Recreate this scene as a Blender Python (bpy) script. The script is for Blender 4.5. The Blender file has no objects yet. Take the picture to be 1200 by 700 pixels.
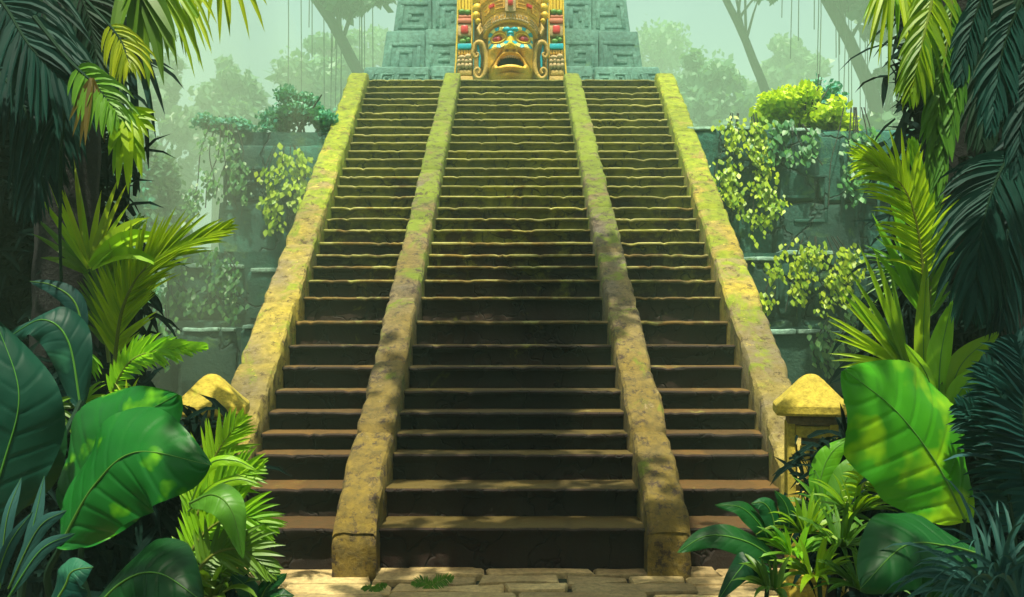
import bpy, math, random
import numpy as np
from mathutils import Vector, noise as mnoise
R = math.radians
random.seed(7)
rng = np.random.default_rng(7)
sc = bpy.context.scene
C = sc.collection

# ------------------------------------------------------------------ camera
EYE = 1.7
cam_d = bpy.data.cameras.new('camera')
cam = bpy.data.objects.new('camera', cam_d); C.objects.link(cam)
cam.location = (0, 0, EYE); cam.rotation_euler = (R(90), 0, 0)
cam_d.sensor_width = 36; cam_d.lens = 30          # 1000 px focal length on a 1200 px wide frame
cam_d.shift_y = 50 / 1200
cam_d.clip_start = 0.05; cam_d.clip_end = 1000
sc.camera = cam

# ------------------------------------------------------------------ world, sun, exposure
SUN_EL, SUN_AZ = 71, 8      # azimuth: degrees left of straight behind the camera
w = bpy.data.worlds.new('World'); sc.world = w; w.use_nodes = True
nt = w.node_tree
sky = nt.nodes.new('ShaderNodeTexSky'); sky.sky_type = 'NISHITA'; sky.sun_disc = False
sky.sun_elevation = R(SUN_EL); sky.dust_density = 6.0; sky.air_density = 1.0; sky.ozone_density = 0.6
sky.sun_rotation = R(180 + SUN_AZ)
nt.nodes['Background'].inputs[1].default_value = 0.115
nt.links.new(sky.outputs[0], nt.nodes['Background'].inputs[0])
sd = Vector((-math.sin(R(SUN_AZ)) * math.cos(R(SUN_EL)), -math.cos(R(SUN_AZ)) * math.cos(R(SUN_EL)), math.sin(R(SUN_EL))))
sun_d = bpy.data.lights.new('sun', 'SUN'); sun_d.energy = 5.0; sun_d.angle = R(0.6); sun_d.color = (1.0, 0.93, 0.74)
sun = bpy.data.objects.new('sun', sun_d); C.objects.link(sun)
sun.rotation_euler = sd.to_track_quat('Z', 'Y').to_euler(); sun.location = (0, -5, 30)
sc.view_settings.view_transform = 'Standard'; sc.view_settings.look = 'None'
sc.view_settings.exposure = 1.1; sc.view_settings.gamma = 1; sc.view_settings.use_curve_mapping = False
sc.render.engine = 'CYCLES'
cy = sc.cycles
cy.max_bounces = 6; cy.diffuse_bounces = 3; cy.glossy_bounces = 2; cy.transmission_bounces = 3; cy.transparent_max_bounces = 8
cy.volume_bounces = 0; cy.use_denoising = True; cy.sample_clamp_indirect = 4

# ------------------------------------------------------------------ helpers
def P(px, py, D):
    """a point D metres ahead of the eye, in the direction of a point of the view"""
    return Vector(((px - 600) / 1000 * D, D, EYE - (py - 400) / 1000 * D))

def tag(o, label=None, cat=None, group=None, kind=None):
    if label: o['label'] = label
    if cat: o['category'] = cat
    if group: o['group'] = group
    if kind: o['kind'] = kind
    return o

def empty(name, loc, label, cat, group=None):
    o = bpy.data.objects.new(name, None); C.objects.link(o); o.location = loc
    o.empty_display_size = 0.1
    return tag(o, label, cat, group)

class MB:
    def __init__(s): s.v = []; s.f = []; s.t = []; s.m = []; s.cur = 0.5; s.mi = 0
    def vert(s, p): s.v.append((p[0], p[1], p[2])); s.t.append(s.cur); return len(s.v) - 1
    def face(s, *ids): s.f.append(ids); s.m.append(s.mi)
    def grid(s, rows, closed=False):
        """rows: list of equal-length point lists"""
        b = len(s.v); n = len(rows[0])
        for r in rows:
            for p in r: s.vert(p)
        for i in range(len(rows) - 1):
            for j in range(n if closed else n - 1):
                k = (j + 1) % n
                s.face(b + i*n + j, b + i*n + k, b + (i+1)*n + k, b + (i+1)*n + j)
        return b
    def cap(s, ids): s.face(*ids)
    def box(s, x0, x1, y0, y1, z0, z1, bev=0.0, rough=0.0, seg=1):
        if bev <= 0:
            b = len(s.v)
            for x in (x0, x1):
                for y in (y0, y1):
                    for z in (z0, z1): s.vert((x, y, z))
            for q in ((0,1,3,2),(4,6,7,5),(0,4,5,1),(2,3,7,6),(0,2,6,4),(1,5,7,3)): s.face(*[b+i for i in q])
            return
        def prof(a0, a1):
            n = max(1, seg); out = [(a0, 0)]
            for i in range(n + 1): out.append((a0 + bev + (a1 - a0 - 2*bev) * i / n, 1))
            out.append((a1, 0)); return [o[0] for o in out]
        X, Y, Z = prof(x0, x1), prof(y0, y1), prof(z0, z1)
        def pt(x, y, z):
            e = (abs(x-x0) < 1e-9 or abs(x-x1) < 1e-9) + (abs(y-y0) < 1e-9 or abs(y-y1) < 1e-9) + (abs(z-z0) < 1e-9 or abs(z-z1) < 1e-9)
            if e >= 2:
                k = bev * (0.3 if e == 2 else 0.45)
                cx, cyy, cz = (x0+x1)/2, (y0+y1)/2, (z0+z1)/2
                if abs(x-x0) < 1e-9 or abs(x-x1) < 1e-9: x += k if x < cx else -k
                if abs(y-y0) < 1e-9 or abs(y-y1) < 1e-9: y += k if y < cyy else -k
                if abs(z-z0) < 1e-9 or abs(z-z1) < 1e-9: z += k if z < cz else -k
            if rough:
                q = Vector((x, y, z)) * 3.1
                n = mnoise.noise_vector(q) + 0.5 * mnoise.noise_vector(q * 3.3)
                x += n.x * rough; y += n.y * rough; z += n.z * rough
            return (x, y, z)
        for fixed, A, B in ((0, Y, Z), (1, X, Z), (2, X, Y)):
            for side in (0, 1):
                val = ((x0, x1), (y0, y1), (z0, z1))[fixed][side]
                rows = []
                for a in A:
                    r = []
                    for b2 in B:
                        q = [0, 0, 0]; q[fixed] = val
                        o = [i for i in range(3) if i != fixed]; q[o[0]] = a; q[o[1]] = b2
                        r.append(pt(*q))
                    rows.append(r)
                s.grid(rows)
    def tube(s, pts, radii, n=7, caps=True, flat=1.0):
        pts = [Vector(p) for p in pts]
        if not hasattr(radii, '__len__'): radii = [radii] * len(pts)
        rows = []; up = None
        for i, p in enumerate(pts):
            d = (pts[min(i+1, len(pts)-1)] - pts[max(i-1, 0)]).normalized()
            if up is None:
                up = Vector((0, 0, 1)) if abs(d.z) < 0.9 else Vector((0, -1, 0))
            a = d.cross(up).normalized(); up = a.cross(d).normalized()
            rows.append([p + (a * math.cos(2*math.pi*k/n) + up * math.sin(2*math.pi*k/n) * flat) * radii[i] for k in range(n)])
        b = s.grid(rows, closed=True)
        if caps:
            s.face(*[b + k for k in range(n)][::-1]); e = b + (len(rows)-1)*n
            s.face(*[e + k for k in range(n)])
    def ball(s, c, rx, ry=None, rz=None, nu=12, nv=8):
        ry = ry or rx; rz = rz or rx; rows = []
        for i in range(nv + 1):
            t = math.pi * i / nv
            rows.append([(c[0] + rx*math.sin(t)*math.cos(2*math.pi*j/nu), c[1] + ry*math.sin(t)*math.sin(2*math.pi*j/nu), c[2] + rz*math.cos(t)) for j in range(nu)])
        s.grid(rows, closed=True)
    def build(s, name, mats, parent=None, loc=None, smooth=True, merge=False):
        me = bpy.data.meshes.new(name)
        me.from_pydata([tuple(v) for v in s.v], [], s.f)
        if not isinstance(mats, (list, tuple)): mats = [mats]
        for m in mats: me.materials.append(m)
        me.polygons.foreach_set('material_index', s.m)
        me.polygons.foreach_set('use_smooth', [smooth] * len(s.f))
        at = me.attributes.new('tint', 'FLOAT', 'POINT'); at.data.foreach_set('value', s.t)
        if merge:
            import bmesh
            bm = bmesh.new(); bm.from_mesh(me); bmesh.ops.remove_doubles(bm, verts=bm.verts, dist=1e-5)
            bmesh.ops.recalc_face_normals(bm, faces=bm.faces); bm.to_mesh(me); bm.free()
        if smooth and hasattr(me, 'set_sharp_from_angle'): me.set_sharp_from_angle(angle=R(38))
        me.update()
        o = bpy.data.objects.new(name, me); C.objects.link(o)
        if loc is not None: o.location = loc
        if parent is not None:
            o.parent = parent
            if loc is None: o.location = -Vector(parent.location)   # geometry given in world coordinates
        return o

def spline(pts, n):
    pts = [Vector(p) for p in pts]
    if len(pts) == 2: return [pts[0].lerp(pts[1], i/(n-1)) for i in range(n)]
    q = [2*pts[0]-pts[1]] + pts + [2*pts[-1]-pts[-2]]
    out = []
    m = len(pts) - 1
    for i in range(n):
        u = i/(n-1)*m; k = min(int(u), m-1); t = u-k
        a, b, c, d = q[k], q[k+1], q[k+2], q[k+3]
        out.append(0.5*((2*b)+(c-a)*t+(2*a-5*b+4*c-d)*t*t+(3*b-a-3*c+d)*t**3))
    return out

# ------------------------------------------------------------------ materials
def mat_new(name):
    m = bpy.data.materials.new(name); m.use_nodes = True
    return m, m.node_tree, m.node_tree.nodes['Principled BSDF']
def N(nt, typ, **kw):
    n = nt.nodes.new(typ)
    for k, v in kw.items(): setattr(n, k, v)
    return n
def noise_node(nt, vec, scale, detail=6, rough=0.6, dist=0.0):
    n = N(nt, 'ShaderNodeTexNoise'); n.inputs['Scale'].default_value = scale; n.inputs['Detail'].default_value = detail
    n.inputs['Roughness'].default_value = rough; n.inputs['Distortion'].default_value = dist
    nt.links.new(vec, n.inputs['Vector']); return n.outputs['Fac']
def ramp(nt, fac, lo, hi):
    n = N(nt, 'ShaderNodeMapRange'); n.inputs['From Min'].default_value = lo; n.inputs['From Max'].default_value = hi
    nt.links.new(fac, n.inputs['Value']); return n.outputs['Result']
def mix(nt, fac, a, b, mode='MIX'):
    n = N(nt, 'ShaderNodeMix', data_type='RGBA', blend_type=mode)
    if isinstance(fac, (int, float)): n.inputs[0].default_value = fac
    else: nt.links.new(fac, n.inputs[0])
    for i, s in ((6, a), (7, b)):
        if isinstance(s, (tuple, list)): n.inputs[i].default_value = (*s[:3], 1)
        else: nt.links.new(s, n.inputs[i])
    return n.outputs[2]
def math_n(nt, op, a, b=0.0):
    n = N(nt, 'ShaderNodeMath', operation=op, use_clamp=False)
    for i, s in ((0, a), (1, b)):
        if isinstance(s, (int, float)): n.inputs[i].default_value = s
        else: nt.links.new(s, n.inputs[i])
    return n.outputs[0]

def stone(name, c1, c2, moss=None, moss_cover=0.5, moss2=None, speck=None, speck_cover=0.6, scale=1.0, bump=0.5, rough=0.9, zmoss=None, crack=0.0, low=None):
    """weathered stone: two stone colours, moss and lichen patches; zmoss=(z0,z1) lets moss take over with height (the foot of the stair stays barer)"""
    m, nt, bs = mat_new(name)
    pos = N(nt, 'ShaderNodeNewGeometry').outputs['Position']
    big = noise_node(nt, pos, 1.3*scale, 5, 0.6, 0.3)
    fine = noise_node(nt, pos, 14*scale, 8, 0.7)
    col = mix(nt, ramp(nt, big, 0.38, 0.62), c1, c2)
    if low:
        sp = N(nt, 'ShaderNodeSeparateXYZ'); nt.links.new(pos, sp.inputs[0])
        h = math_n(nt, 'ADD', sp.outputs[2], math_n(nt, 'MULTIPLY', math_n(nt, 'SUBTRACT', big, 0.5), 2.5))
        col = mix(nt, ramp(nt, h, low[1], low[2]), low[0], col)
    col = mix(nt, math_n(nt, 'MULTIPLY', ramp(nt, fine, 0.38, 0.62), 0.7), col, (c1[0]*0.35, c1[1]*0.35, c1[2]*0.35))
    if moss:
        mn = noise_node(nt, pos, 2.6*scale, 9, 0.72, 0.6)
        mf = mn
        if zmoss:
            sp = N(nt, 'ShaderNodeSeparateXYZ'); nt.links.new(pos, sp.inputs[0])
            zz = ramp(nt, sp.outputs[2], zmoss[0], zmoss[1])
            mf = math_n(nt, 'ADD', mn, math_n(nt, 'MULTIPLY', math_n(nt, 'SUBTRACT', zz, 0.5), 0.5))
        fac = ramp(nt, mf, moss_cover, moss_cover + 0.09)
        mc = mix(nt, ramp(nt, noise_node(nt, pos, 9*scale, 4), 0.35, 0.65), moss, moss2 or moss)
        col = mix(nt, fac, col, mc)
    if speck:
        sn = noise_node(nt, pos, 8*scale, 12, 0.85, 0.2)
        col = mix(nt, ramp(nt, sn, speck_cover, speck_cover + 0.05), col, speck)
    if speck:
        cn = noise_node(nt, pos, 4.3*scale, 9, 0.85, 0.3)
        col = mix(nt, ramp(nt, cn, 0.60, 0.64), col, (min(1, c1[0]*1.35), min(1, c1[1]*1.4), c1[2]*2.2))
    h = math_n(nt, 'ADD', math_n(nt, 'MULTIPLY', fine, 0.6), big)
    if crack:
        vo = N(nt, 'ShaderNodeTexVoronoi', feature='DISTANCE_TO_EDGE'); vo.inputs['Scale'].default_value = crack
        wv = N(nt, 'ShaderNodeVectorMath', operation='MULTIPLY_ADD')
        nn = N(nt, 'ShaderNodeTexNoise'); nn.inputs['Scale'].default_value = 4; nt.links.new(pos, nn.inputs['Vector'])
        nt.links.new(nn.outputs['Color'], wv.inputs[0]); wv.inputs[1].default_value = (0.5, 0.5, 0.5); nt.links.new(pos, wv.inputs[2])
        nt.links.new(wv.outputs[0], vo.inputs['Vector'])
        cr = ramp(nt, vo.outputs['Distance'], 0.0, 0.03)
        col = mix(nt, cr, (c1[0]*0.25, c1[1]*0.25, c1[2]*0.25), col)
        h = math_n(nt, 'ADD', h, cr)
    hv = N(nt, 'ShaderNodeHueSaturation'); nt.links.new(col, hv.inputs['Color'])
    nt.links.new(math_n(nt, 'ADD', 0.62, math_n(nt, 'MULTIPLY', N(nt, 'ShaderNodeAttribute', attribute_name='tint').outputs['Fac'], 0.76)), hv.inputs['Value'])
    nt.links.new(hv.outputs[0], bs.inputs['Base Color'])
    bs.inputs['Roughness'].default_value = rough
    bp = N(nt, 'ShaderNodeBump'); bp.inputs['Strength'].default_value = bump; bp.inputs['Distance'].default_value = 0.04
    nt.links.new(h, bp.inputs['Height']); nt.links.new(bp.outputs[0], bs.inputs['Normal'])
    return m

def leafmat(name, c1, c2, trans=0.35, rough=0.42, tip=None, var=0.25, dapple=None, spec=0.35):
    """c1..c2 follow the 'tint' of each leaflet; tip = colour towards tint 1; patch = sun dapples painted into the leaf colour"""
    m, nt, bs = mat_new(name)
    at = N(nt, 'ShaderNodeAttribute', attribute_name='tint').outputs['Fac']
    pos = N(nt, 'ShaderNodeNewGeometry').outputs['Position']
    oi = N(nt, 'ShaderNodeObjectInfo').outputs['Random']
    nz = noise_node(nt, pos, 6, 4)
    f = math_n(nt, 'ADD', at, math_n(nt, 'MULTIPLY', math_n(nt, 'SUBTRACT', nz, 0.5), 0.5))
    col = mix(nt, ramp(nt, f, 0.0, 1.0), c1, c2)
    if dapple:
        col = mix(nt, ramp(nt, noise_node(nt, pos, dapple[1], 3, 0.5), dapple[2], dapple[2]+0.10), col, dapple[0])
    hs = N(nt, 'ShaderNodeHueSaturation'); nt.links.new(col, hs.inputs['Color'])
    nt.links.new(math_n(nt, 'ADD', 1 - var/2, math_n(nt, 'MULTIPLY', oi, var)), hs.inputs['Value'])
    nt.links.new(math_n(nt, 'ADD', 0.485, math_n(nt, 'MULTIPLY', oi, 0.03)), hs.inputs['Hue'])
    col = hs.outputs[0]
    nt.links.new(col, bs.inputs['Base Color']); bs.inputs['Roughness'].default_value = rough
    bs.inputs['Specular IOR Level'].default_value = spec
    tr = N(nt, 'ShaderNodeBsdfTranslucent')
    nt.links.new(mix(nt, 1.0, col, (1.0, 1.0, 0.35), 'MULTIPLY'), tr.inputs['Color'])
    ms = N(nt, 'ShaderNodeMixShader'); ms.inputs[0].default_value = trans
    nt.links.new(bs.outputs[0], ms.inputs[1]); nt.links.new(tr.outputs[0], ms.inputs[2])
    nt.links.new(ms.outputs[0], nt.nodes['Material Output'].inputs['Surface'])
    return m
def plain(name, c, rough=0.7, var=0.3, scale=12, spec=0.3, bump=0.3):
    m, nt, bs = mat_new(name)
    pos = N(nt, 'ShaderNodeNewGeometry').outputs['Position']
    f = noise_node(nt, pos, scale, 6, 0.7)
    nt.links.new(mix(nt, ramp(nt, f, 0.3, 0.7), tuple(x*(1-var) for x in c), c), bs.inputs['Base Color'])
    bs.inputs['Roughness'].default_value = rough; bs.inputs['Specular IOR Level'].default_value = spec
    bp = N(nt, 'ShaderNodeBump'); bp.inputs['Strength'].default_value = bump; bp.inputs['Distance'].default_value = 0.01
    nt.links.new(f, bp.inputs['Height']); nt.links.new(bp.outputs[0], bs.inputs['Normal'])
    return m

M = {}
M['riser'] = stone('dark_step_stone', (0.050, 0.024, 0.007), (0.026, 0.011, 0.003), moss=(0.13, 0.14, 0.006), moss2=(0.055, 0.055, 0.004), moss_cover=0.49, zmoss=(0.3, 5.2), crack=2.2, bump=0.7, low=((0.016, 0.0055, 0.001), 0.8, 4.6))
M['tread'] = stone('worn_lit_tread_stone', (0.17, 0.115, 0.010), (0.09, 0.058, 0.005), moss=(0.17, 0.17, 0.02), moss2=(0.27, 0.26, 0.08), moss_cover=0.50, zmoss=(-0.5, 5), bump=0.6, low=((0.075, 0.052, 0.004), 0.5, 3.0))  # worn stone, its paler tone also paints the lit nose edges
M['tread_side'] = stone('worn_tread_orange_lit', (0.17, 0.115, 0.010), (0.09, 0.058, 0.005), moss=(0.17, 0.17, 0.02), moss2=(0.27, 0.26, 0.08), moss_cover=0.50, zmoss=(-0.5, 5), bump=0.6, low=((0.105, 0.048, 0.006), 0.4, 3.2))  # side copy of the tread, orange light painted into its low colour
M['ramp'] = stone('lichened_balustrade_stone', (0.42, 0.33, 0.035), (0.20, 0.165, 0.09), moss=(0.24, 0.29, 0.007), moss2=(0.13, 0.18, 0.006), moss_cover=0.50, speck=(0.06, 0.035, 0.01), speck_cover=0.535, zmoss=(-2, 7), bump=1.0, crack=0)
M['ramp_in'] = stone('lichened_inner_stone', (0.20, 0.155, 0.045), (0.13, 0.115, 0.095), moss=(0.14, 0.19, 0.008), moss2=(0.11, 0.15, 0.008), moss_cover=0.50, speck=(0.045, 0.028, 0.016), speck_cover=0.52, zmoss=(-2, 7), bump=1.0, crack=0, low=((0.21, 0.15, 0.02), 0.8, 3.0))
M['jade'] = stone('green_patina_stone', (0.15, 0.33, 0.25), (0.10, 0.24, 0.19), moss=(0.18, 0.33, 0.12), moss2=(0.09, 0.20, 0.05), moss_cover=0.62, bump=0.6)
M['wall'] = stone('dark_terrace_stone', (0.02, 0.14, 0.095), (0.008, 0.055, 0.04), moss=(0.07, 0.17, 0.04), moss2=(0.04, 0.11, 0.04), moss_cover=0.56, bump=1.0, crack=0.8, low=((0.02, 0.04, 0.018), 0.6, 3.0))  # browner and darker towards the foot
M['coping'] = stone('mint_lit_edge_stone', (0.36, 0.60, 0.44), (0.16, 0.32, 0.24), moss=(0.20, 0.40, 0.10), moss_cover=0.60, bump=0.8)
M['paving'] = stone('sandy_flagstone', (0.58, 0.45, 0.19), (0.42, 0.30, 0.12), moss=(0.22, 0.24, 0.06), moss_cover=0.64, bump=0.6, scale=1.6)
M['soil'] = stone('leafy_soil', (0.035, 0.028, 0.015), (0.02, 0.02, 0.012), moss=(0.025, 0.05, 0.012), moss_cover=0.5, bump=1.0)
M['lantern'] = stone('yellow_sandstone', (0.66, 0.52, 0.05), (0.50, 0.40, 0.05), moss=(0.36, 0.38, 0.03), moss_cover=0.62, bump=0.5, scale=2.5)
M['lantern_dark'] = stone('brown_sandstone', (0.22, 0.16, 0.06), (0.16, 0.12, 0.05), bump=0.5, scale=2.5)
M['gold'] = stone('ochre_carved_stone', (0.90, 0.50, 0.025), (0.62, 0.32, 0.02), moss=(0.40, 0.34, 0.03), moss_cover=0.66, bump=0.35, scale=3, rough=0.55)
M['gold_dark'] = stone('olive_carved_stone', (0.60, 0.40, 0.06), (0.42, 0.28, 0.045), bump=0.4, scale=3, rough=0.6)
M['gold_bright'] = stone('yellow_painted_stone', (0.92, 0.66, 0.03), (0.80, 0.52, 0.025), bump=0.25, scale=3, rough=0.5)
M['sand'] = stone('pale_sand_stone', (0.62, 0.47, 0.22), (0.48, 0.36, 0.16), bump=0.4, scale=3)
M['teal'] = plain('turquoise_paint', (0.01, 0.42, 0.50), 0.4)
M['paleyellow'] = plain('pale_yellow_paint', (0.85, 0.78, 0.22), 0.5)
M['red'] = plain('red_gem', (0.60, 0.035, 0.03), 0.2, 0.2, spec=0.6, bump=0.05)
M['coral'] = plain('coral_stone', (0.62, 0.22, 0.12), 0.6)
M['mouth'] = plain('dark_red_mouth', (0.035, 0.002, 0.002), 0.5)
M['eye'] = plain('ruby_eye', (0.38, 0.002, 0.008), 0.08, 0.2, spec=0.9, bump=0.0)
M['eye_glint'] = plain('ruby_glint', (0.95, 0.12, 0.16), 0.1, 0.1, spec=0.9, bump=0.0)  # painted highlight: bright colour for the glint in the eye
M['tooth'] = plain('stone_teeth', (0.75, 0.55, 0.35), 0.5)
M['fern_green'] = plain('green_inlay', (0.12, 0.30, 0.05), 0.5)

M['l_yellow'] = leafmat('sunny_palm_leaf', (0.09, 0.25, 0.006), (0.46, 0.62, 0.008), 0.45)
M['l_lime'] = leafmat('lime_leaf', (0.06, 0.27, 0.008), (0.32, 0.58, 0.010), 0.42)
M['l_green'] = leafmat('green_leaf', (0.035, 0.14, 0.012), (0.13, 0.30, 0.02), 0.30)
M['l_teal'] = leafmat('blue_green_palm_leaf', (0.002, 0.018, 0.018), (0.009, 0.068, 0.052), 0.22, rough=.6, spec=.15)
M['l_dark'] = leafmat('deep_green_leaf', (0.004, 0.020, 0.012), (0.010, 0.050, 0.026), 0.15, rough=.6, spec=.15)
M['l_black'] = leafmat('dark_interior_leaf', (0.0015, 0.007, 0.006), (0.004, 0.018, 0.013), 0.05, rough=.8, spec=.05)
M['l_brown'] = leafmat('dying_palm_leaf', (0.07, 0.06, 0.010), (0.15, 0.12, 0.012), 0.3)
M['l_blue'] = leafmat('blue_grey_blade', (0.012, 0.06, 0.055), (0.035, 0.12, 0.10), 0.15, rough=.6, spec=.15)
M['l_big'] = leafmat('glossy_broad_leaf', (0.008, 0.11, 0.010), (0.035, 0.27, 0.010), 0.25, 0.42, dapple=((0.16, 0.42, 0.010), 5.5, 0.58), var=0.1, spec=.25)
M['l_big2'] = leafmat('bright_heart_leaf', (0.02, 0.20, 0.010), (0.12, 0.46, 0.010), 0.3, 0.45, dapple=((0.32, 0.60, 0.010), 3.2, 0.50), var=0.1, spec=.22)
M['l_bigteal'] = leafmat('blue_green_broad_leaf', (0.003, 0.036, 0.028), (0.008, 0.085, 0.052), 0.2, 0.5, dapple=((0.03, 0.16, 0.09), 5.0, 0.60), var=0.15, spec=.2)
M['l_bigdark'] = leafmat('dark_broad_leaf', (0.003, 0.040, 0.012), (0.009, 0.09, 0.018), 0.2, 0.45, var=0.15, spec=.25)
M['midrib'] = leafmat('pale_midrib', (0.06, 0.20, 0.02), (0.10, 0.26, 0.03), 0.1)
M['rachis'] = leafmat('palm_rachis', (0.10, 0.16, 0.02), (0.20, 0.26, 0.03), 0.1)
M['rachis_d'] = leafmat('dark_palm_rachis', (0.010, 0.035, 0.018), (0.018, 0.05, 0.026), 0.1, rough=.75, spec=.08)
M['vine'] = leafmat('vine_leaf', (0.16, 0.32, 0.008), (0.46, 0.60, 0.012), 0.35)
M['vine_b'] = leafmat('bright_bush_leaf', (0.26, 0.50, 0.01), (0.74, 0.88, 0.03), 0.45)
M['vine_t'] = leafmat('dull_vine_leaf', (0.04, 0.17, 0.06), (0.10, 0.28, 0.05), 0.3)
M['shrub_t'] = leafmat('turquoise_shrub_leaf', (0.03, 0.24, 0.17), (0.11, 0.40, 0.22), 0.3)
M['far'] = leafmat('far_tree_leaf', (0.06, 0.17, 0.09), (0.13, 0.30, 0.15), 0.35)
M['bark'] = stone('damp_bark', (0.05, 0.05, 0.035), (0.03, 0.035, 0.028), moss=(0.03, 0.07, 0.03), moss_cover=0.5, bump=1.0, scale=2)
M['bark_d'] = stone('dark_palm_bark', (0.006, 0.009, 0.006), (0.003, 0.005, 0.004), bump=1.0, scale=2)
# ------------------------------------------------------------------ haze, ground
hz = MB(); hz.box(-95, 95, -22, 160, -1.0, 50)
haze = hz.build('haze', [bpy.data.materials.new('haze_air')], smooth=False, merge=True)
hm = haze.data.materials[0]; hm.use_nodes = True
hm.node_tree.nodes.remove(hm.node_tree.nodes['Principled BSDF'])
pv = hm.node_tree.nodes.new('ShaderNodeVolumePrincipled')
pv.inputs['Color'].default_value = (0.60, 1.0, 0.62, 1); pv.inputs['Density'].default_value = HAZE_DENSITY = 0.0080
pv.inputs['Anisotropy'].default_value = 0.0
hm.node_tree.links.new(pv.outputs[0], hm.node_tree.nodes['Material Output'].inputs['Volume'])
tag(haze, 'pale green haze hanging between the temple and the forest', 'haze', kind='stuff')

mb_ = MB(); mb_.ball((0, 0, 0), 2.1, 1.7, 3.9, 32, 20)  # mist volume added to make the light shaft visible
mist = mb_.build('mist', [bpy.data.materials.new('shaft_mist_air')], merge=True); mist.location = (-4.5, 10.9, 3.6)
mm_ = mist.data.materials[0]; mm_.use_nodes = True; mm_.node_tree.nodes.remove(mm_.node_tree.nodes['Principled BSDF'])
pv2 = mm_.node_tree.nodes.new('ShaderNodeVolumePrincipled'); pv2.inputs['Color'].default_value = (0.75, 1.0, 0.62, 1); pv2.inputs['Density'].default_value = 0.085
mm_.node_tree.links.new(pv2.outputs[0], mm_.node_tree.nodes['Material Output'].inputs['Volume'])
tag(mist, 'pale mist volume added before the left terrace walls to show a light shaft', 'mist', kind='stuff')

g = MB()
xs = np.linspace(-94, 94, 95); ys = np.linspace(-21, 158, 90)
g.grid([[(x, y, -0.03 + (0.25 * mnoise.noise(Vector((x*0.1, y*0.1, 0))) - 0.1 if (abs(x) > 9 or y > 26) else 0)) for y in ys] for x in xs])
tag(g.build('ground', M['soil']), 'dark leafy forest soil around the pyramid', 'ground', kind='structure')

# flagstones of the plaza: irregular slabs, one sheet of paving
pvm = MB()
r2 = random.Random(3)
y = 1.6
while y < 6.9:
    d = r2.uniform(0.16, 0.30) if y > 5 else r2.uniform(0.3, 0.5)
    x = -4.2 + r2.uniform(0, 0.3)
    while x < 4.2:
        wd = r2.uniform(0.22, 0.95)
        j = lambda: r2.uniform(-0.05, 0.05)
        cs = [(x+0.012+j()*.5, y+0.012+j()), (x+wd/2, y+0.012+j()), (x+wd-0.012+j()*.5, y+0.012+j()), (x+wd-0.012+j()*.5, y+d-0.012+j()), (x+wd/2, y+d-0.012+j()), (x+0.012+j()*.5, y+d-0.012+j())]
        cx = sum(c[0] for c in cs)/6; cyy = sum(c[1] for c in cs)/6; zt = 0.0 + r2.uniform(-0.008, 0.022); pvm.cur = r2.random()
        ids = [[pvm.vert((cx+(c[0]-cx)*k, cyy+(c[1]-cyy)*k, zz)) for c in cs] for k, zz in ((1.0, -0.06), (1.0, zt-0.014), (0.95, zt))]
        for a, b in zip(ids, ids[1:]):
            for i in range(6): pvm.face(a[i], a[(i+1) % 6], b[(i+1) % 6], b[i])
        pvm.face(*ids[2])
        x += wd
    y += d
tag(pvm.build('paving', M['paving'], smooth=False), 'pale sandy flagstones in front of the stair', 'paving', kind='structure')

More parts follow.
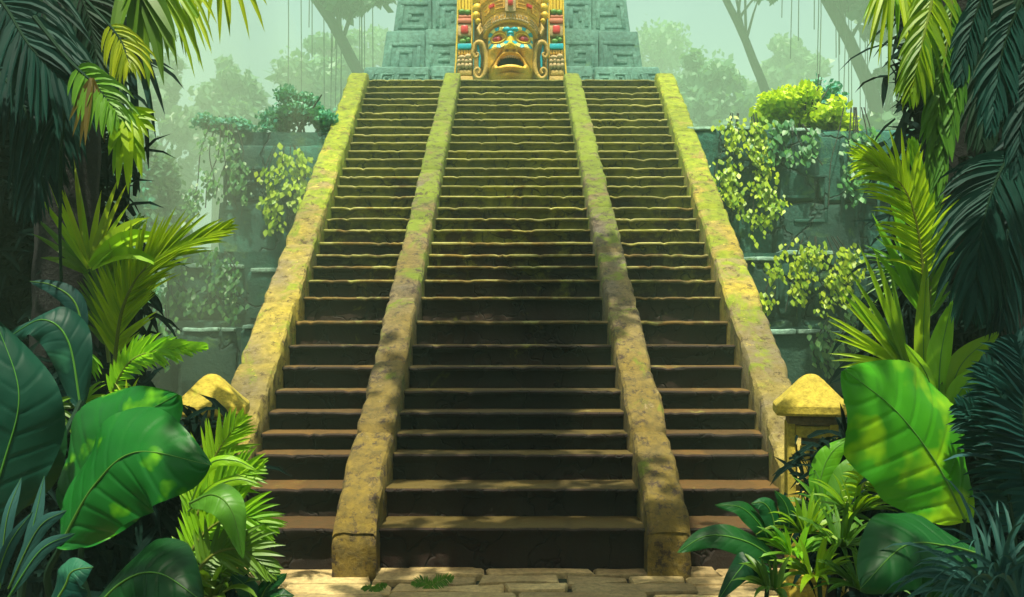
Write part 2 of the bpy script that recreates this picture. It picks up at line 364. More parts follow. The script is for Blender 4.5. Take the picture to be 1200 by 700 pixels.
# ------------------------------------------------------------------ the stair
ROWS = [617, 571, 531, 507, 482, 457, 429, 404, 376, 348, 328, 312, 298, 284, 269, 256, 243, 230, 218, 207, 197, 186, 177, 167, 158, 149, 140, 132, 123, 116, 109, 102, 94]
S, Y0, Z1 = 0.633, 6.35, 0.32
noses = []
for r in ROWS:
    k = (r - 400) / 1000
    D = (EYE - Z1 + S * Y0) / (S + k); noses.append((D, EYE - k * D))
TOPZ = noses[-1][1]; TOPY = noses[-1][0]
def outer_x(D): return 2.06 + 0.068 * (D - 6.24)      # inner edge of the outer balustrades
def ramp_z(D): return 0.42 + 0.632 * (D - 6.16)
stair = empty('stone_staircase', (0, 6.35, 0), 'steep dark mossy stone staircase in three flights climbing to the golden mask', 'staircase')
def make_step(xa, xb, i, seed, parent):
    """xa, xb: functions of distance giving the step's ends"""
    D, z = noses[i]; zb = noses[i-1][1] if i else 0.0
    Dn = noses[i+1][0] if i + 1 < len(noses) else D + 0.6
    x0, x1 = xa(D), xb(D)
    n = max(14, int((x1 - x0) / 0.045)); rr = random.Random(seed)
    lip = 0.045 + 0.01 * rr.random(); th = 0.036 + 0.010 * rr.random()
    joints = sorted(rr.uniform(x0, x1) for _ in range(rr.randint(2, 4)))
    chips = [(rr.uniform(x0, x1), rr.uniform(0.05, 0.16), rr.uniform(0.01, 0.035)) for _ in range(rr.choice([0, 0, 1, 1]))]
    m = MB(); prof = []; tones = [rr.uniform(.1, .95) for _ in range(6)]; cols = []
    for a in range(n + 1):
        x = x0 + (x1 - x0) * a / n
        q = Vector((x * 2.2, seed * 3.7, 0)); w1 = mnoise.noise(q) * 0.006 + mnoise.noise(q * 6) * 0.003
        w2 = mnoise.noise(q + Vector((9, 0, 0))) * 0.005 + mnoise.noise(q * 7 + Vector((5, 2, 0))) * 0.002
        cols.append(tones[sum(1 for jx in joints if x > jx)])
        ch = sum(dp * max(0, 1 - abs(x - c) / wd) for c, wd, dp in chips)
        jt = max([max(0, 1 - abs(x - jx) / 0.035) for jx in joints] + [0]) * 0.025
        yf = D + w1 + ch * 0.9 + jt; zt = z + w2 - ch * 0.55 - jt * 0.5
        rb = mnoise.noise(Vector((x * 1.7, seed, 5))) * 0.02
        prof.append([(x, D + 0.02 + rb + jt, zb - 0.05), (x, D + 0.012 + rb + jt, zb + (z - zb) * 0.35), (x, D + 0.025 + rb, zb + (z - zb) * 0.6), (x, D + 0.008 + ch, zt - th),
                     (x, yf - lip, zt - th * 0.82), (x, yf - lip - 0.004, zt - th * 0.45), (x, yf - lip + 0.012, zt - th * 0.12), (x, yf - lip + 0.045, zt),
                     (x, (D + Dn) / 2, z + 0.006 * mnoise.noise(Vector((x * 3, seed, 1)))), (x, Dn + 0.12, z - 0.004), (x, Dn + 0.12, zb - 0.05)])
    k = len(prof[0])
    for pi, p in enumerate(prof):
        m.cur = cols[pi]
        for v in p: m.vert(v)
    for a in range(n):
        for j in range(k):
            j2 = (j + 1) % k
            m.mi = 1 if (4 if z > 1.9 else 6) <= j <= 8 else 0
            m.face(a*k + j, (a+1)*k + j, (a+1)*k + j2, a*k + j2)
    m.mi = 0
    m.face(*range(k)); m.face(*[n*k + j for j in range(k)][::-1])
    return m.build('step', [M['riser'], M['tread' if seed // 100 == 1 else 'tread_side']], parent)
IN0, IN1 = 0.985, 1.29
flights = (('left', lambda D: -outer_x(D) - 0.02, lambda D: -IN1 + 0.03, 'narrow left flight of dark stone steps'),
           ('mid', lambda D: -IN0 - 0.03, lambda D: IN0 + 0.03, 'wide middle flight of dark stone steps'),
           ('right', lambda D: IN1 - 0.03, lambda D: outer_x(D) + 0.02, 'narrow right flight of dark stone steps'))
for fi, (nm, xa, xb, lab) in enumerate(flights):
    m = MB()
    sec = []
    for D in (Y0 + 0.15, TOPY + 0.3):
        zt = Z1 + S * (D - Y0) - 0.42
        sec.append([(xa(D) + .01, D, -0.05), (xb(D) - .01, D, -0.05), (xb(D) - .01, D, max(zt, 0)), (xa(D) + .01, D, max(zt, 0))])
    b = m.grid(sec, closed=True); m.face(0, 1, 2, 3); m.face(4, 5, 6, 7)
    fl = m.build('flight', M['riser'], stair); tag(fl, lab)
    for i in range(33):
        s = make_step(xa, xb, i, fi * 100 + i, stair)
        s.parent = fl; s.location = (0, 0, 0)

def balustrade(x0f, x1f, Dend, mat, seed, label):
    m = MB(); D0 = 6.16; D1 = Dend
    ds = [D0]; 
    while ds[-1] < D1: ds.append(ds[-1] + 0.05)
    rr = random.Random(seed); joints = []
    d = D0 + 0.9
    while d < D1: joints.append(d); d += rr.uniform(0.6, 1.2)
    rows = []
    def section(D, zt, drop):
        x0, x1 = x0f(D), x1f(D)
        def n(k, f=1.0, amp=1.0): return amp * mnoise.noise(Vector((D * f * 2.5, seed * 7.3 + k * 3.1, k)))
        jt = max([max(0, 1 - abs(D - j) / 0.055) for j in joints] + [0]) * 0.05
        e0 = n(1, 1, .022) + n(2, 4, .016) + jt*.6; e1 = n(3, 1, .022) + n(4, 4, .016) + jt*.6
        c0 = 0.018 + abs(n(5, 3, .03)); c1 = 0.018 + abs(n(6, 3, .03))
        u = n(7, 1.5, .02) - jt + n(8, 5, .008)
        zt = zt + u
        out = [(x0 + 0.5*e0, D, -0.05), (x0 + 0.5*e0, D, zt - 0.25), (x0 + e0, D, zt - c0 * 1.3), (x0 + e0 + c0 * 0.9, D, zt)]
        for k in (0.25, 0.5, 0.75):
            out.append((x0 + (x1 - x0) * k, D, zt + 0.012 * mnoise.noise(Vector((D * 6, k * 5, seed))) + 0.006))
        out += [(x1 - e1 - c1 * 0.9, D, zt), (x1 - e1, D, zt - c1 * 1.3), (x1 - 0.5*e1, D, zt - 0.25), (x1 - 0.5*e1, D, -0.05)]
        return out
    tone = [rr.uniform(.3, .75) for _ in range(30)]
    for D in ds:
        rows.append(section(D, min(ramp_z(D), TOPZ + 0.06) - 0.10 * max(0, 1 - (D - D0) / .16) ** 2, 0))
    k = len(rows[0])
    # front cap as stacked rows so that the foot reads as a block
    front = []
    for t in np.linspace(0, 1, 7):
        front.append([(p[0] + 0.012 * mnoise.noise(Vector((p[0]*9, t*4, seed))), D0 - 0.012 + 0.022 * mnoise.noise(Vector((p[0] * 7, t * 3, seed))) + (0.03 if t > .9 else 0), -0.05 + (p[2] + 0.05) * t) for p in rows[0][2:-2]])
    m.grid(front)
    i0 = len(m.v); m.grid(rows)
    for ri, D in enumerate(ds):
        tv = tone[sum(1 for j in joints if D > j)]
        for q in range(k): m.t[i0 + ri*k + q] = tv
    ids = [m.vert(p) for p in rows[-1]]; m.face(*ids)
    # low plinth stone at the head
    o = m.build('balustrade', mat, stair); tag(o, label)
    return o
OW = 0.35
balustrade(lambda D: -outer_x(D) - OW, lambda D: -outer_x(D), 16.5, M['ramp'], 11, 'left outer balustrade with sunlit yellow lichen')
balustrade(lambda D: -IN1, lambda D: -IN0, 16.5, M['ramp_in'], 12, 'left inner balustrade with grey and olive patches')
balustrade(lambda D: IN0, lambda D: IN1, 16.5, M['ramp_in'], 13, 'right inner balustrade with grey and olive patches')
balustrade(lambda D: outer_x(D), lambda D: outer_x(D) + OW, 16.5, M['ramp'], 14, 'right outer balustrade with white lichen blotch')

# ------------------------------------------------------------------ pyramid: terraces beside the stair, carved tiers above it
pyr = empty('stepped_pyramid', (0, 18, 0), 'green patinated stepped pyramid of carved blocks behind and beside the stair', 'pyramid')
def block_wall(name, x0, x1, y, depth, z0, z1, hs, mat, seed, label=None, slant0=0.0, ruin=None):
    """courses of big irregular worn blocks; y is the front face"""
    rr = random.Random(seed); m = MB(); tops = []
    m.box(x0 + 0.03 + slant0, x1 - 0.03, y + 0.10, y + depth, z0, z1 - 0.05)
    z = z0; k = 0
    for h in hs:
        zt = min(z + h, z1); sl = slant0 * (z - z0) / (z1 - z0)
        x = x0 + sl
        while x < x1 - 0.05:
            wd = rr.uniform(0.7, 1.5); xe = min(x + wd, x1)
            if x1 - xe < 0.4: xe = x1
            dy = rr.uniform(-0.05, 0.06); top = zt
            if ruin and zt >= z1 - 0.01: top = zt - rr.uniform(0, ruin)
            m.cur = rr.random()
            if zt >= z1 - 0.01: tops.append((x, xe, top - .01, y + dy))
            m.box(x + 0.016, xe - 0.016, y + dy, y + 0.5 + (depth - 0.55 if zt >= z1 - 0.01 else 0), z + 0.014, top - 0.008, bev=0.09, rough=0.045, seg=5)
            x = xe
        z = zt; k += 1
    o = m.build(name, mat, pyr)
    if label: tag(o, label)
    m = MB()                                             # coping on the top stones, sunlit rim painted in its pale colour
    for (xa_, xe_, top_, ya_) in tops:
        if xe_ - xa_ < .3 or rr.random() < .25: continue
        x = xa_ + rr.uniform(.02, .12)
        while x < xe_ - .15:
            e_ = min(xe_ - .04, x + rr.uniform(.25, .7))
            m = MB(); m.cur = rr.random(); m.box(x, e_, ya_ - .03 - rr.uniform(0, .04), ya_ + .32, top_ - .045, top_ + rr.uniform(.0, .02), bev=.012, rough=.012, seg=4)
            m.build('coping_stone', M['coping'], pyr)
            x = e_ + rr.uniform(.0, .12)
    return o
def glyph(m, cx, cz, s, y, kind, d=0.03, w=0.045):
    """raised fret carving"""
    def bar(a, b, c, e): m.box(cx + a*s, cx + c*s, y - d, y + 0.05, cz + b*s, cz + e*s, bev=0.008, rough=0.004)
    t = w / s
    if kind == 0:
        bar(-.5, .42, .5, .42+t); bar(-.5, -.5, -.5+t, .42); bar(-.5, -.5, .5, -.5+t); bar(.5-t, -.5, .5, .2); bar(-.2, .2-t, .5-t, .2); bar(-.2, -.2, -.2+t, .2-t); bar(-.2+t, -.2, .2, -.2+t)
    elif kind == 1:
        bar(-.5, -.5, -.5+t, .5); bar(-.5+t, .5-t, .5, .5); bar(.5-t, -.5, .5, .5-t); bar(-.25, -.5, -.25+t, .25); bar(-.25+t, .25-t, .25, .25); bar(.25-t, -.3, .25, .25-t)
    elif kind == 2:
        bar(-.5, -.5, .5, -.5+t); bar(-.5, .5-t, .5, .5); bar(-.5, -.5+t, -.5+t, .5-t); bar(.5-t, -.5+t, .5, .5-t); bar(-.2, -.2, .2, -.2+t); bar(-.2, .2-t, .2, .2); bar(-.2, -.2+t, -.2+t, .2-t)
    else:
        bar(-.5, -.5, -.5+t, .5); bar(-.5+t, 0, .1, t); bar(.1, 0, .1+t, .5); bar(.1+t, .5-t, .5, .5); bar(.5-t, -.5, .5, .5-t); bar(-.2, -.5, .5-t, -.5+t)
# terraces: upper, middle, lowest on either side
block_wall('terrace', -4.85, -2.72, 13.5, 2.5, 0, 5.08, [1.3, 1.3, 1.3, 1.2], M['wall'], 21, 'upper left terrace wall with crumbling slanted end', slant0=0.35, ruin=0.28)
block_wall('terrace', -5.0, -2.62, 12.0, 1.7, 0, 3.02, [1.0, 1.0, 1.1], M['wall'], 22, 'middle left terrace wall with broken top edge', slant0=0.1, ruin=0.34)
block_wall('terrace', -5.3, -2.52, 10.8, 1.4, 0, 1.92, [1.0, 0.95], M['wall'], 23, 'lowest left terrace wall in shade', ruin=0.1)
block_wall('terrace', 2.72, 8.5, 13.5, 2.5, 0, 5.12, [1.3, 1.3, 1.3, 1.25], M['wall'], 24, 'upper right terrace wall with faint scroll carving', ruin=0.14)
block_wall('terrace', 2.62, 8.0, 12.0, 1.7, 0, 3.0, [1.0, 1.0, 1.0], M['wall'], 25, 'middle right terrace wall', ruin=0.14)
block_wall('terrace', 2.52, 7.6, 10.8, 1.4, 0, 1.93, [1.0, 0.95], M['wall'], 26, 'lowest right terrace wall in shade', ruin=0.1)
for (x, z, s, k) in ((4.6, 3.95, .75, 3), (5.6, 3.9, .8, 1), (3.5, 4.3, .6, 2), (-4.2, 4.1, .7, 2), (-3.4, 3.8, .55, 2)):
    cv = MB(); glyph(cv, x, z, s, 13.46, k, d=0.02); cv.build('wall_carving', M['wall'], pyr)
for (x, z, s, k) in ((4.4, 2.2, .8, 0), (5.3, 2.3, .6, 2)):
    cv = MB(); glyph(cv, x, z, s, 11.96, k, d=0.02); cv.build('wall_carving', M['wall'], pyr)
# body of the pyramid behind the flight
cb = MB(); cb.box(-3.1, 3.1, 16.56, 26, 0, TOPZ - 0.02); cb.build('pyramid_core', M['jade'], pyr, smooth=False)
tp = MB()
for i in range(6):
    tp.cur = .3 + .12*(i % 4); tp.box(-3.1 + i*1.035, -3.1 + (i+1)*1.035 - 0.01, 16.62, 18.4, TOPZ - 0.3, TOPZ + 0.004, bev=0.02, rough=0.008, seg=2)
tp.build('platform', M['jade'], pyr)
def carved_block(x0, x1, y, dep, z0, z1, kinds, side=0.0):
    m = MB(); m.cur = .35 + .3 * ((x0 * 7.3 + z0 * 3.1) % 1)
    m.box(x0, x1, y, y + dep, z0, z1, bev=0.03, rough=0.014, seg=4)
    n = len(kinds); wd = (x1 - x0) / n; hh = z1 - z0
    for i, k in enumerate(kinds):
        cx = x0 + wd * (i + .5)
        s = min(wd, hh) * 0.78
        glyph(m, cx, (z0 + z1) / 2, s, y, k, d=0.014, w=max(0.028, 0.045 * hh / 0.7))
    if abs(x0) > 2 or abs(x1) > 2:                       # battered outer side
        o_ = max(abs(x0), abs(x1)); i_ = min(abs(x0), abs(x1)); s_ = 1 if x1 > 0 else -1
        for q, v in enumerate(m.v):
            k = (abs(v[0]) - i_) / (o_ - i_); m.v[q] = (v[0] + s_ * k * 0.16 * (1 - (v[2] - z0) / hh), v[1], v[2])
    return m.build('carved_block', M['jade'], pyr)
for sx in (-1, 1):
    def cbk(a, b, *args): 
        a, b = sorted((sx*a, sx*b)); return carved_block(a, b, *args)
    zt = TOPZ
    cbk(1.66, 2.92, 17.0, 1.5, zt - .1, zt + 0.42, [0, 1, 3, 0] if sx > 0 else [3, 1, 0, 2])      # low outer block
    cbk(1.02, 1.64, 17.25, 1.5, zt - .1, zt + 0.52, [2, 1])
    cbk(1.02, 1.80, 17.7, 1.5, zt + 0.30, zt + 1.42, [2])
    cbk(1.81, 2.62, 17.8, 1.6, zt + 0.30, zt + 1.42, [0] if sx > 0 else [1], )
    cbk(1.02, 1.72, 18.4, 1.6, zt + 1.40, zt + 2.60, [1])
    cbk(1.73, 2.45, 18.5, 1.7, zt + 1.40, zt + 2.60, [3] if sx > 0 else [0])
bk = MB(); bk.box(-1.0, 1.0, 18.3, 20, TOPZ, TOPZ + 3.0, bev=0.03, rough=0.01, seg=3); bk.build('shrine_backing', M['jade'], pyr)

# ------------------------------------------------------------------ the mask
MX = -0.03; MY = 17.25; MZ = TOPZ + 0.08
mask = empty('carved_mask', (MX, MY, MZ), 'golden snarling stone mask with red eyes and tall headdress at the top of the stair', 'mask')
def mbuild(m, name, mat, parent=mask):
    o = m.build(name, mat, parent, loc=(0, 0, 0)); return o
def face_surface(x, z):
    """(half width, protrusion) of the head"""
    hw = 0.485 * (1 - 0.26 * max(0, (0.40 - z) / 0.40) ** 2.0)
    t = max(-1, min(1, x / hw)); base = 0.55 * (max(0, 1 - abs(t) ** 2.4)) ** .5 * (1 - 0.12 * max(0, (0.3 - z) / 0.3) ** 2)
    G = lambda cx, cz, sx, sz, a: a * math.exp(-((x-cx)/sx)**2 - ((z-cz)/sz)**2)
    h = base
    h += G(0, .74, .060, .14, .11) + G(0, .62, .10, .075, .16) + G(-.115, .60, .05, .045, .11) + G(.115, .60, .05, .045, .11)   # nose
    h -= G(-.06, .55, .032, .022, .09) + G(.06, .55, .032, .022, .09)
    h += G(0, .97, .45, .045, .05)                                                       # brow
    h -= G(-.235, .82, .12, .075, .10) + G(.235, .82, .12, .075, .10)                     # sockets
    h += G(-.31, .60, .08, .06, .11) + G(.31, .60, .08, .06, .11)                         # cheek bones
    wd = .215 + .055 * max(-1, min(1, (.42 - z) / .12))                                    # mouth: wider below
    zc = .345 - .35 * x * x
    d = ((abs(x) / wd) ** 3 + (abs(z - zc) / .12) ** 3) ** (1/3)
    h += 0.085 * math.exp(-((d - 1.25) / .24) ** 2) * (1.25 if z < zc else .9)            # lips
    if d < 1: h -= 0.36 * min(1, (1 - d) * 5)
    h += G(0, .08, .15, .05, .13) + G(0, .20, .20, .035, .06) - G(0, .145, .20, .02, .06)                             # chin, lower lip
    e = abs(x) - (.13 + .26 * min(1, max(0, (.60 - z) / .35)))                            # fold from nose to mouth corner
    if z > .2: h -= .10 * math.exp(-(e / .032) ** 2) * (1 if z < .6 else max(0, 1 - (z - .6) / .05))
    return hw, h, d
m = MB()
NU, NV = 110, 120; inside = []
for j in range(NV + 1):
    z = 1.28 * j / NV
    for i in range(NU + 1):
        a = -math.pi/2 + math.pi * i / NU
        hw, _, _ = face_surface(0, z); x = hw * math.sin(a)
        _, h, d = face_surface(x, z); m.vert((x, -h + 0.0, z)); inside.append(d < 1.0)
for j in range(NV):
    for i in range(NU):
        q = (j*(NU+1)+i, j*(NU+1)+i+1, (j+1)*(NU+1)+i+1, (j+1)*(NU+1)+i)
        m.mi = 1 if all(inside[k] for k in q) else (2 if m.v[q[0]][2] > 0.56 and m.v[q[0]][2] < .86 and abs(m.v[q[0]][0]) < 0.085 + .05 * (m.v[q[0]][2] < .64) else 0)
        m.face(*q)
head = mbuild(m, 'head', [M['gold'], M['mouth'], M['gold_bright']])
def on_face(x, z, lift=0.0):
    hw, h, d = face_surface(x, z); return Vector((x, -h - lift, z))
for sx in (-1, 1):
    cx, cz = sx * .235, .82
    m = MB(); m.ball((cx, on_face(cx, cz).y - .005, cz), .125, .07, .072, 20, 12); ey = mbuild(m, 'eye', M['eye']); ey.parent = head
    m = MB(); m.ball((cx, on_face(cx, cz).y - .068, cz + .005), .038, .02, .034, 12, 8); e = mbuild(m, 'eye_glint', M['eye_glint']); e.parent = head
    m = MB(); m.tube([(cx + .135*math.cos(t), on_face(cx + .135*math.cos(t), cz + .09*math.sin(t)).y - .015, cz + .09*math.sin(t) + 0) for t in np.linspace(0, 2*math.pi, 33)], .017, 8, False)
    e = mbuild(m, 'eye_rim', M['gold_bright']); e.parent = head
    # painted tiles round the eye
    m1, m2 = MB(), MB()
    N_T = 15
    for k in range(N_T):
        t0 = -math.pi*.80 + 2*math.pi*.90 * k / N_T if sx > 0 else math.pi*1.80 - 2*math.pi*.90 * k / N_T
        t1 = t0 + sx * 2*math.pi*.90 / N_T * 0.94
        rows = []
        for rr_ in (.162, .21, .258):
            row = []
            for t in np.linspace(t0, t1, 4):
                x = cx + rr_ * math.cos(t) * 1.04; z = cz + (rr_ * .80) * math.sin(t)
                x = max(-.445, min(.445, x)); p = on_face(x, z, .016); row.append(p)
            rows.append(row)
        mm = m1 if k % 2 == 0 else m2
        b = mm.grid(rows)
    e = mbuild(m1, 'eye_band', M['teal']); e.parent = head; e['label'] = 'turquoise tiles round the eye'
    e = mbuild(m2, 'eye_band', M['paleyellow']); e.parent = head; e['label'] = 'pale yellow tiles round the eye'
m = MB()
for sx in (-1, 1):
    m.ball((sx*.06, on_face(.06, .95).y - .01, .955), .07, .035, .045, 12, 8)
m.ball((0, on_face(0, .88).y - .01, .885), .07, .035, .04, 12, 8)
e = mbuild(m, 'brow_jewel', M['teal']); e.parent = head
m = MB()
for k in range(9):
    x = -.17 + .34 * k / 8; m.box(x - .018, x + .018, -.56 + abs(x)*.3, -.48 + abs(x)*.3, .435 - .3*x*x, .47 - .3*x*x, bev=.006)
e = mbuild(m, 'teeth', M['tooth']); e.parent = head
m = MB()
m.tube([on_face(x, .225 - .30*x*x, -.012) for x in np.linspace(-.27, .27, 23)], [.014 + .028*math.sin(math.pi*i/22) for i in range(23)], 9)
e = mbuild(m, 'lower_lip', M['gold_bright']); e.parent = head
# headdress: curved bands, each with its carved blocks
hd_mats = {}
def arc_band(m, z0, z1, r0, r1, sag0, sag1, a0=-80, a1=80, n=40, depth=.12, cyo=-.10):
    """band bulging forwards; sag: how far its sides drop"""
    rows = [[], [], [], [], [], []]
    for i in range(n + 1):
        a = R(a0 + (a1 - a0) * i / n); k = (1 - math.cos(a))
        for ri, (z, r, off, sag) in enumerate(((z0, r0, -depth, sag0), (z0, r0, 0, sag0), (z0 + .02, r0, .012, sag0), (z1 - .02, r1, .012, sag1), (z1, r1, 0, sag1), (z1, r1, -depth, sag1))):
            rr_ = r + off; rows[ri].append((rr_ * math.sin(a), -rr_ * math.cos(a) * .95 + cyo, z - sag * k))
    m.grid(rows)
def arc_block(m, aa, ab, z0, z1, r, sag, d=.03, cyo=-.10):
    rows = []
    for (z, off) in ((z0, 0), (z0 + .01, d), (z1 - .01, d), (z1, 0)):
        row = []
        for i in range(5):
            t = i / 4; a = R(aa + (ab - aa) * t); o = off if 0 < i < 4 else 0
            if i == 1: a = R(aa + (ab - aa) * .03)
            if i == 3: a = R(aa + (ab - aa) * .97)
            row.append(((r + o) * math.sin(a), -(r + o) * math.cos(a) * .95 + cyo, z - sag * (1 - math.cos(a))))
        rows.append(row)
    m.grid(rows)
hd = MB()
arc_band(hd, 1.09, 1.31, .54, .55, .22, .19)
arc_band(hd, 1.30, 1.56, .565, .58, .17, .15)
arc_band(hd, 1.56, 1.78, .595, .61, .15, .12)
arc_band(hd, 1.78, 2.05, .60, .55, .12, .10, depth=.3)
hdr = mbuild(hd, 'headdress', M['gold'])
m = MB(); rr = random.Random(5)
for k in range(13):
    a = -36 + 72 * k / 12
    arc_block(m, a - 2.4, a + 2.4, 1.13, 1.18, .55, .21, .03); arc_block(m, a - 2.4, a - .9, 1.18, 1.25, .55, .20, .03)
    if k % 2: arc_block(m, a + .9, a + 2.4, 1.20, 1.25, .55, .20, .03)
for s in (-1, 1):
    for a0, a1 in ((42, 56), (59, 72)):
        for zz in (1.12, 1.17, 1.22): arc_block(m, min(s*a0, s*a1), max(s*a0, s*a1), zz, zz + .03, .55, .21, .03)
e = mbuild(m, 'headdress_carving', M['sand']); e.parent = hdr
m = MB()
for s in (-1, 1):
    for a0, a1 in ((12, 30), (46, 60)):
        for zz in (1.35, 1.43, 1.49): arc_block(m, min(s*a0, s*a1), max(s*a0, s*a1), zz, zz + .035, .575, .16, .03)
        arc_block(m, s*a0 - 1.2, s*a0 + 1.2, 1.34, 1.53, .575, .16, .04)
    for a0, a1 in ((8, 20), (24, 36), (40, 52), (56, 68)):
        arc_block(m, min(s*a0, s*a1), max(s*a0, s*a1), 1.60, 1.74, .605, .14, .035)
e = mbuild(m, 'headdress_carving', M['gold']); e.parent = hdr
m = MB(); arc_block(m, -10, 10, 1.27, 1.60, .575, .16, .05); e = mbuild(m, 'gem_setting', M['sand']); e.parent = hdr
m = MB(); m.box(-.05, .05, -.78, -.68, 1.38, 1.49, bev=.02, seg=2); e = mbuild(m, 'gem', M['red']); e.parent = hdr
for s in (-1, 1):
    m = MB(); arc_block(m, min(s*32, s*43), max(s*32, s*43), 1.42, 1.49, .575, .16, .055); e = mbuild(m, 'gem', M['red']); e.parent = hdr
# gilded side lobes of the headdress
for s in (-1, 1):
    m = MB()
    for (x, z, r) in ((.66, 1.55, .10), (.68, 1.40, .085), (.65, 1.28, .06), (.66, 1.72, .11)):
        m.ball((s*x, -.12, z), r, .10, r*1.05, 12, 8)
    e = mbuild(m, 'headdress_lobe', M['gold_bright']); e.parent = hdr
    m = MB(); m.tube([(s*.60, -.15, 1.22), (s*.64, -.2, 1.1), (s*.60, -.22, .98), (s*.56, -.2, 1.05), (s*.58, -.2, 1.14)], [.03, .045, .04, .03, .02], 8)
    e = mbuild(m, 'headdress_curl', M['gold_dark']); e.parent = hdr
    # ear ornament: a big scroll with a spiral foot and a hooked head
    m = MB()
    q = lambda cx, cyy: (s * (cx - 425) * .0023, -.20, (690 - cyy) * .0023)
    def sp(pts, r): m.tube([p for p in spline([q(*c) for c in pts], 34)], r, 10, True, 1.0)
    sp([(560, 420), (575, 395), (600, 372), (640, 340), (680, 318), (718, 330), (735, 370), (712, 425), (690, 425)][::-1] if False else
       [(742, 392), (735, 345), (700, 322), (660, 345), (638, 400), (628, 470), (632, 540), (650, 600), (690, 640), (730, 620), (738, 575), (712, 550), (690, 570), (700, 596)],
       [.03 + .028 * math.sin(math.pi * min(1, i / 24)) for i in range(34)])
    sp([(745, 385), (752, 420), (735, 455), (712, 448), (706, 425), (722, 415)], [.045 - .0008*i for i in range(34)])
    mbuild(m, 'ear_ornament', M['gold_dark'])
    m = MB(); m.tube([(s*.66, -.16, .82), (s*.62, -.16, .55), (s*.62, -.16, .35)], [.02, .03, .02], 6); mbuild(m, 'ear_inlay', M['teal'])
m = MB(); m.box(-.74, .74, .05, .35, 0, 2.2, bev=.02, rough=.01, seg=4); mbuild(m, 'back_slab', M['gold_dark'])

def shrine_pillar(s):
    px = MX + s * .92
    t = empty('carved_pillar', (px, 17.2, MZ), ('left' if s < 0 else 'right') + ' gilded pillar beside the mask with red square gem and turquoise band', 'pillar', 'gilded pillars flanking the mask')
    B = lambda m, n, mt: m.build(n, mt, t, loc=(0, 0, 0))
    m = MB(); m.box(-.15, .15, .0, .4, 0, 2.3, bev=.02, rough=.012, seg=4); B(m, 'shaft', M['gold_dark'])
    for e in (-1, 1):
        m = MB(); m.tube([(e*.165 + s*.05, -.06, 0), (e*.155 + s*.02, -.06, .5), (e*.145, -.05, 1.3), (e*.14 - s*.01, -.04, 2.3)], .018, 6); B(m, 'edge_trim', M['gold_bright'])
    m = MB(); m.box(-.15, .18, -.14, .05, 0, .17, bev=.03, rough=.01, seg=2); m.box(-.13, .15, -.12, .05, .17, .31, bev=.04, rough=.01, seg=2); B(m, 'plinth', M['gold_dark'])
    m = MB()
    for k, (z, r) in enumerate(((.38, .075), (.47, .06))):
        for j in range(4): m.ball((-.11 + .075*j, -.10, z + .01*(j % 2)), .045, .06, r*.8, 10, 7)
    m.ball((-.05, -.08, .55), .09, .08, .05, 12, 8); m.ball((.07, -.09, .57), .07, .07, .06, 12, 8)
    B(m, 'fist_carving', M['sand'])
    m = MB()
    for j in range(5): m.box(-.13 + .054*j, -.083 + .054*j, -.10, .02, .61, .71, bev=.012)
    B(m, 'fluting', M['gold'])
    m = MB(); m.box(-.14, .14, -.13, .02, .72, .83, bev=.02, rough=.006, seg=2); B(m, 'band', M['teal'])
    m = MB(); m.ball((-.03, -.07, .89), .07, .05, .05); m.ball((.07, -.07, .92), .05, .05, .045); m.ball((.02, -.06, .96), .05, .05, .03); B(m, 'leaf_relief', M['fern_green'])
    m = MB(); m.box(-.135, .135, -.09, .02, .99, 1.23, bev=.02, rough=.006, seg=2); B(m, 'gem_setting', M['sand'])
    m = MB(); m.box(-.075, .075, -.15, -.06, 1.03, 1.19, bev=.03, seg=2); B(m, 'gem', M['red'])
    m = MB(); m.box(-.14, .14, -.12, .02, 1.25, 1.34, bev=.025, rough=.006, seg=2); m.box(-.12, .13, -.10, .02, 1.35, 1.41, bev=.02, seg=2); B(m, 'cornice', M['coral'])
    m = MB(); m.ball((-.05, -.07, 1.48), .07, .06, .05); m.ball((.06, -.07, 1.47), .06, .06, .05); B(m, 'leaf_relief', M['fern_green'])
    m = MB()
    for j in range(4): m.tube([(-.10 + .065*j, -.05, 1.52), (-.10 + .065*j, -.05, 2.3)], .03, 8)
    B(m, 'reed_shaft', M['gold_bright'])
for s in (-1, 1): shrine_pillar(s)

m = MB()
for k in range(5): m.box(MX - 1.12 + .45*k, MX - .68 + .45*k, 16.8, 17.7, TOPZ - .01, MZ - .002, bev=.02, rough=.008, seg=3)
m.build('mask_plinth', M['jade'], pyr)
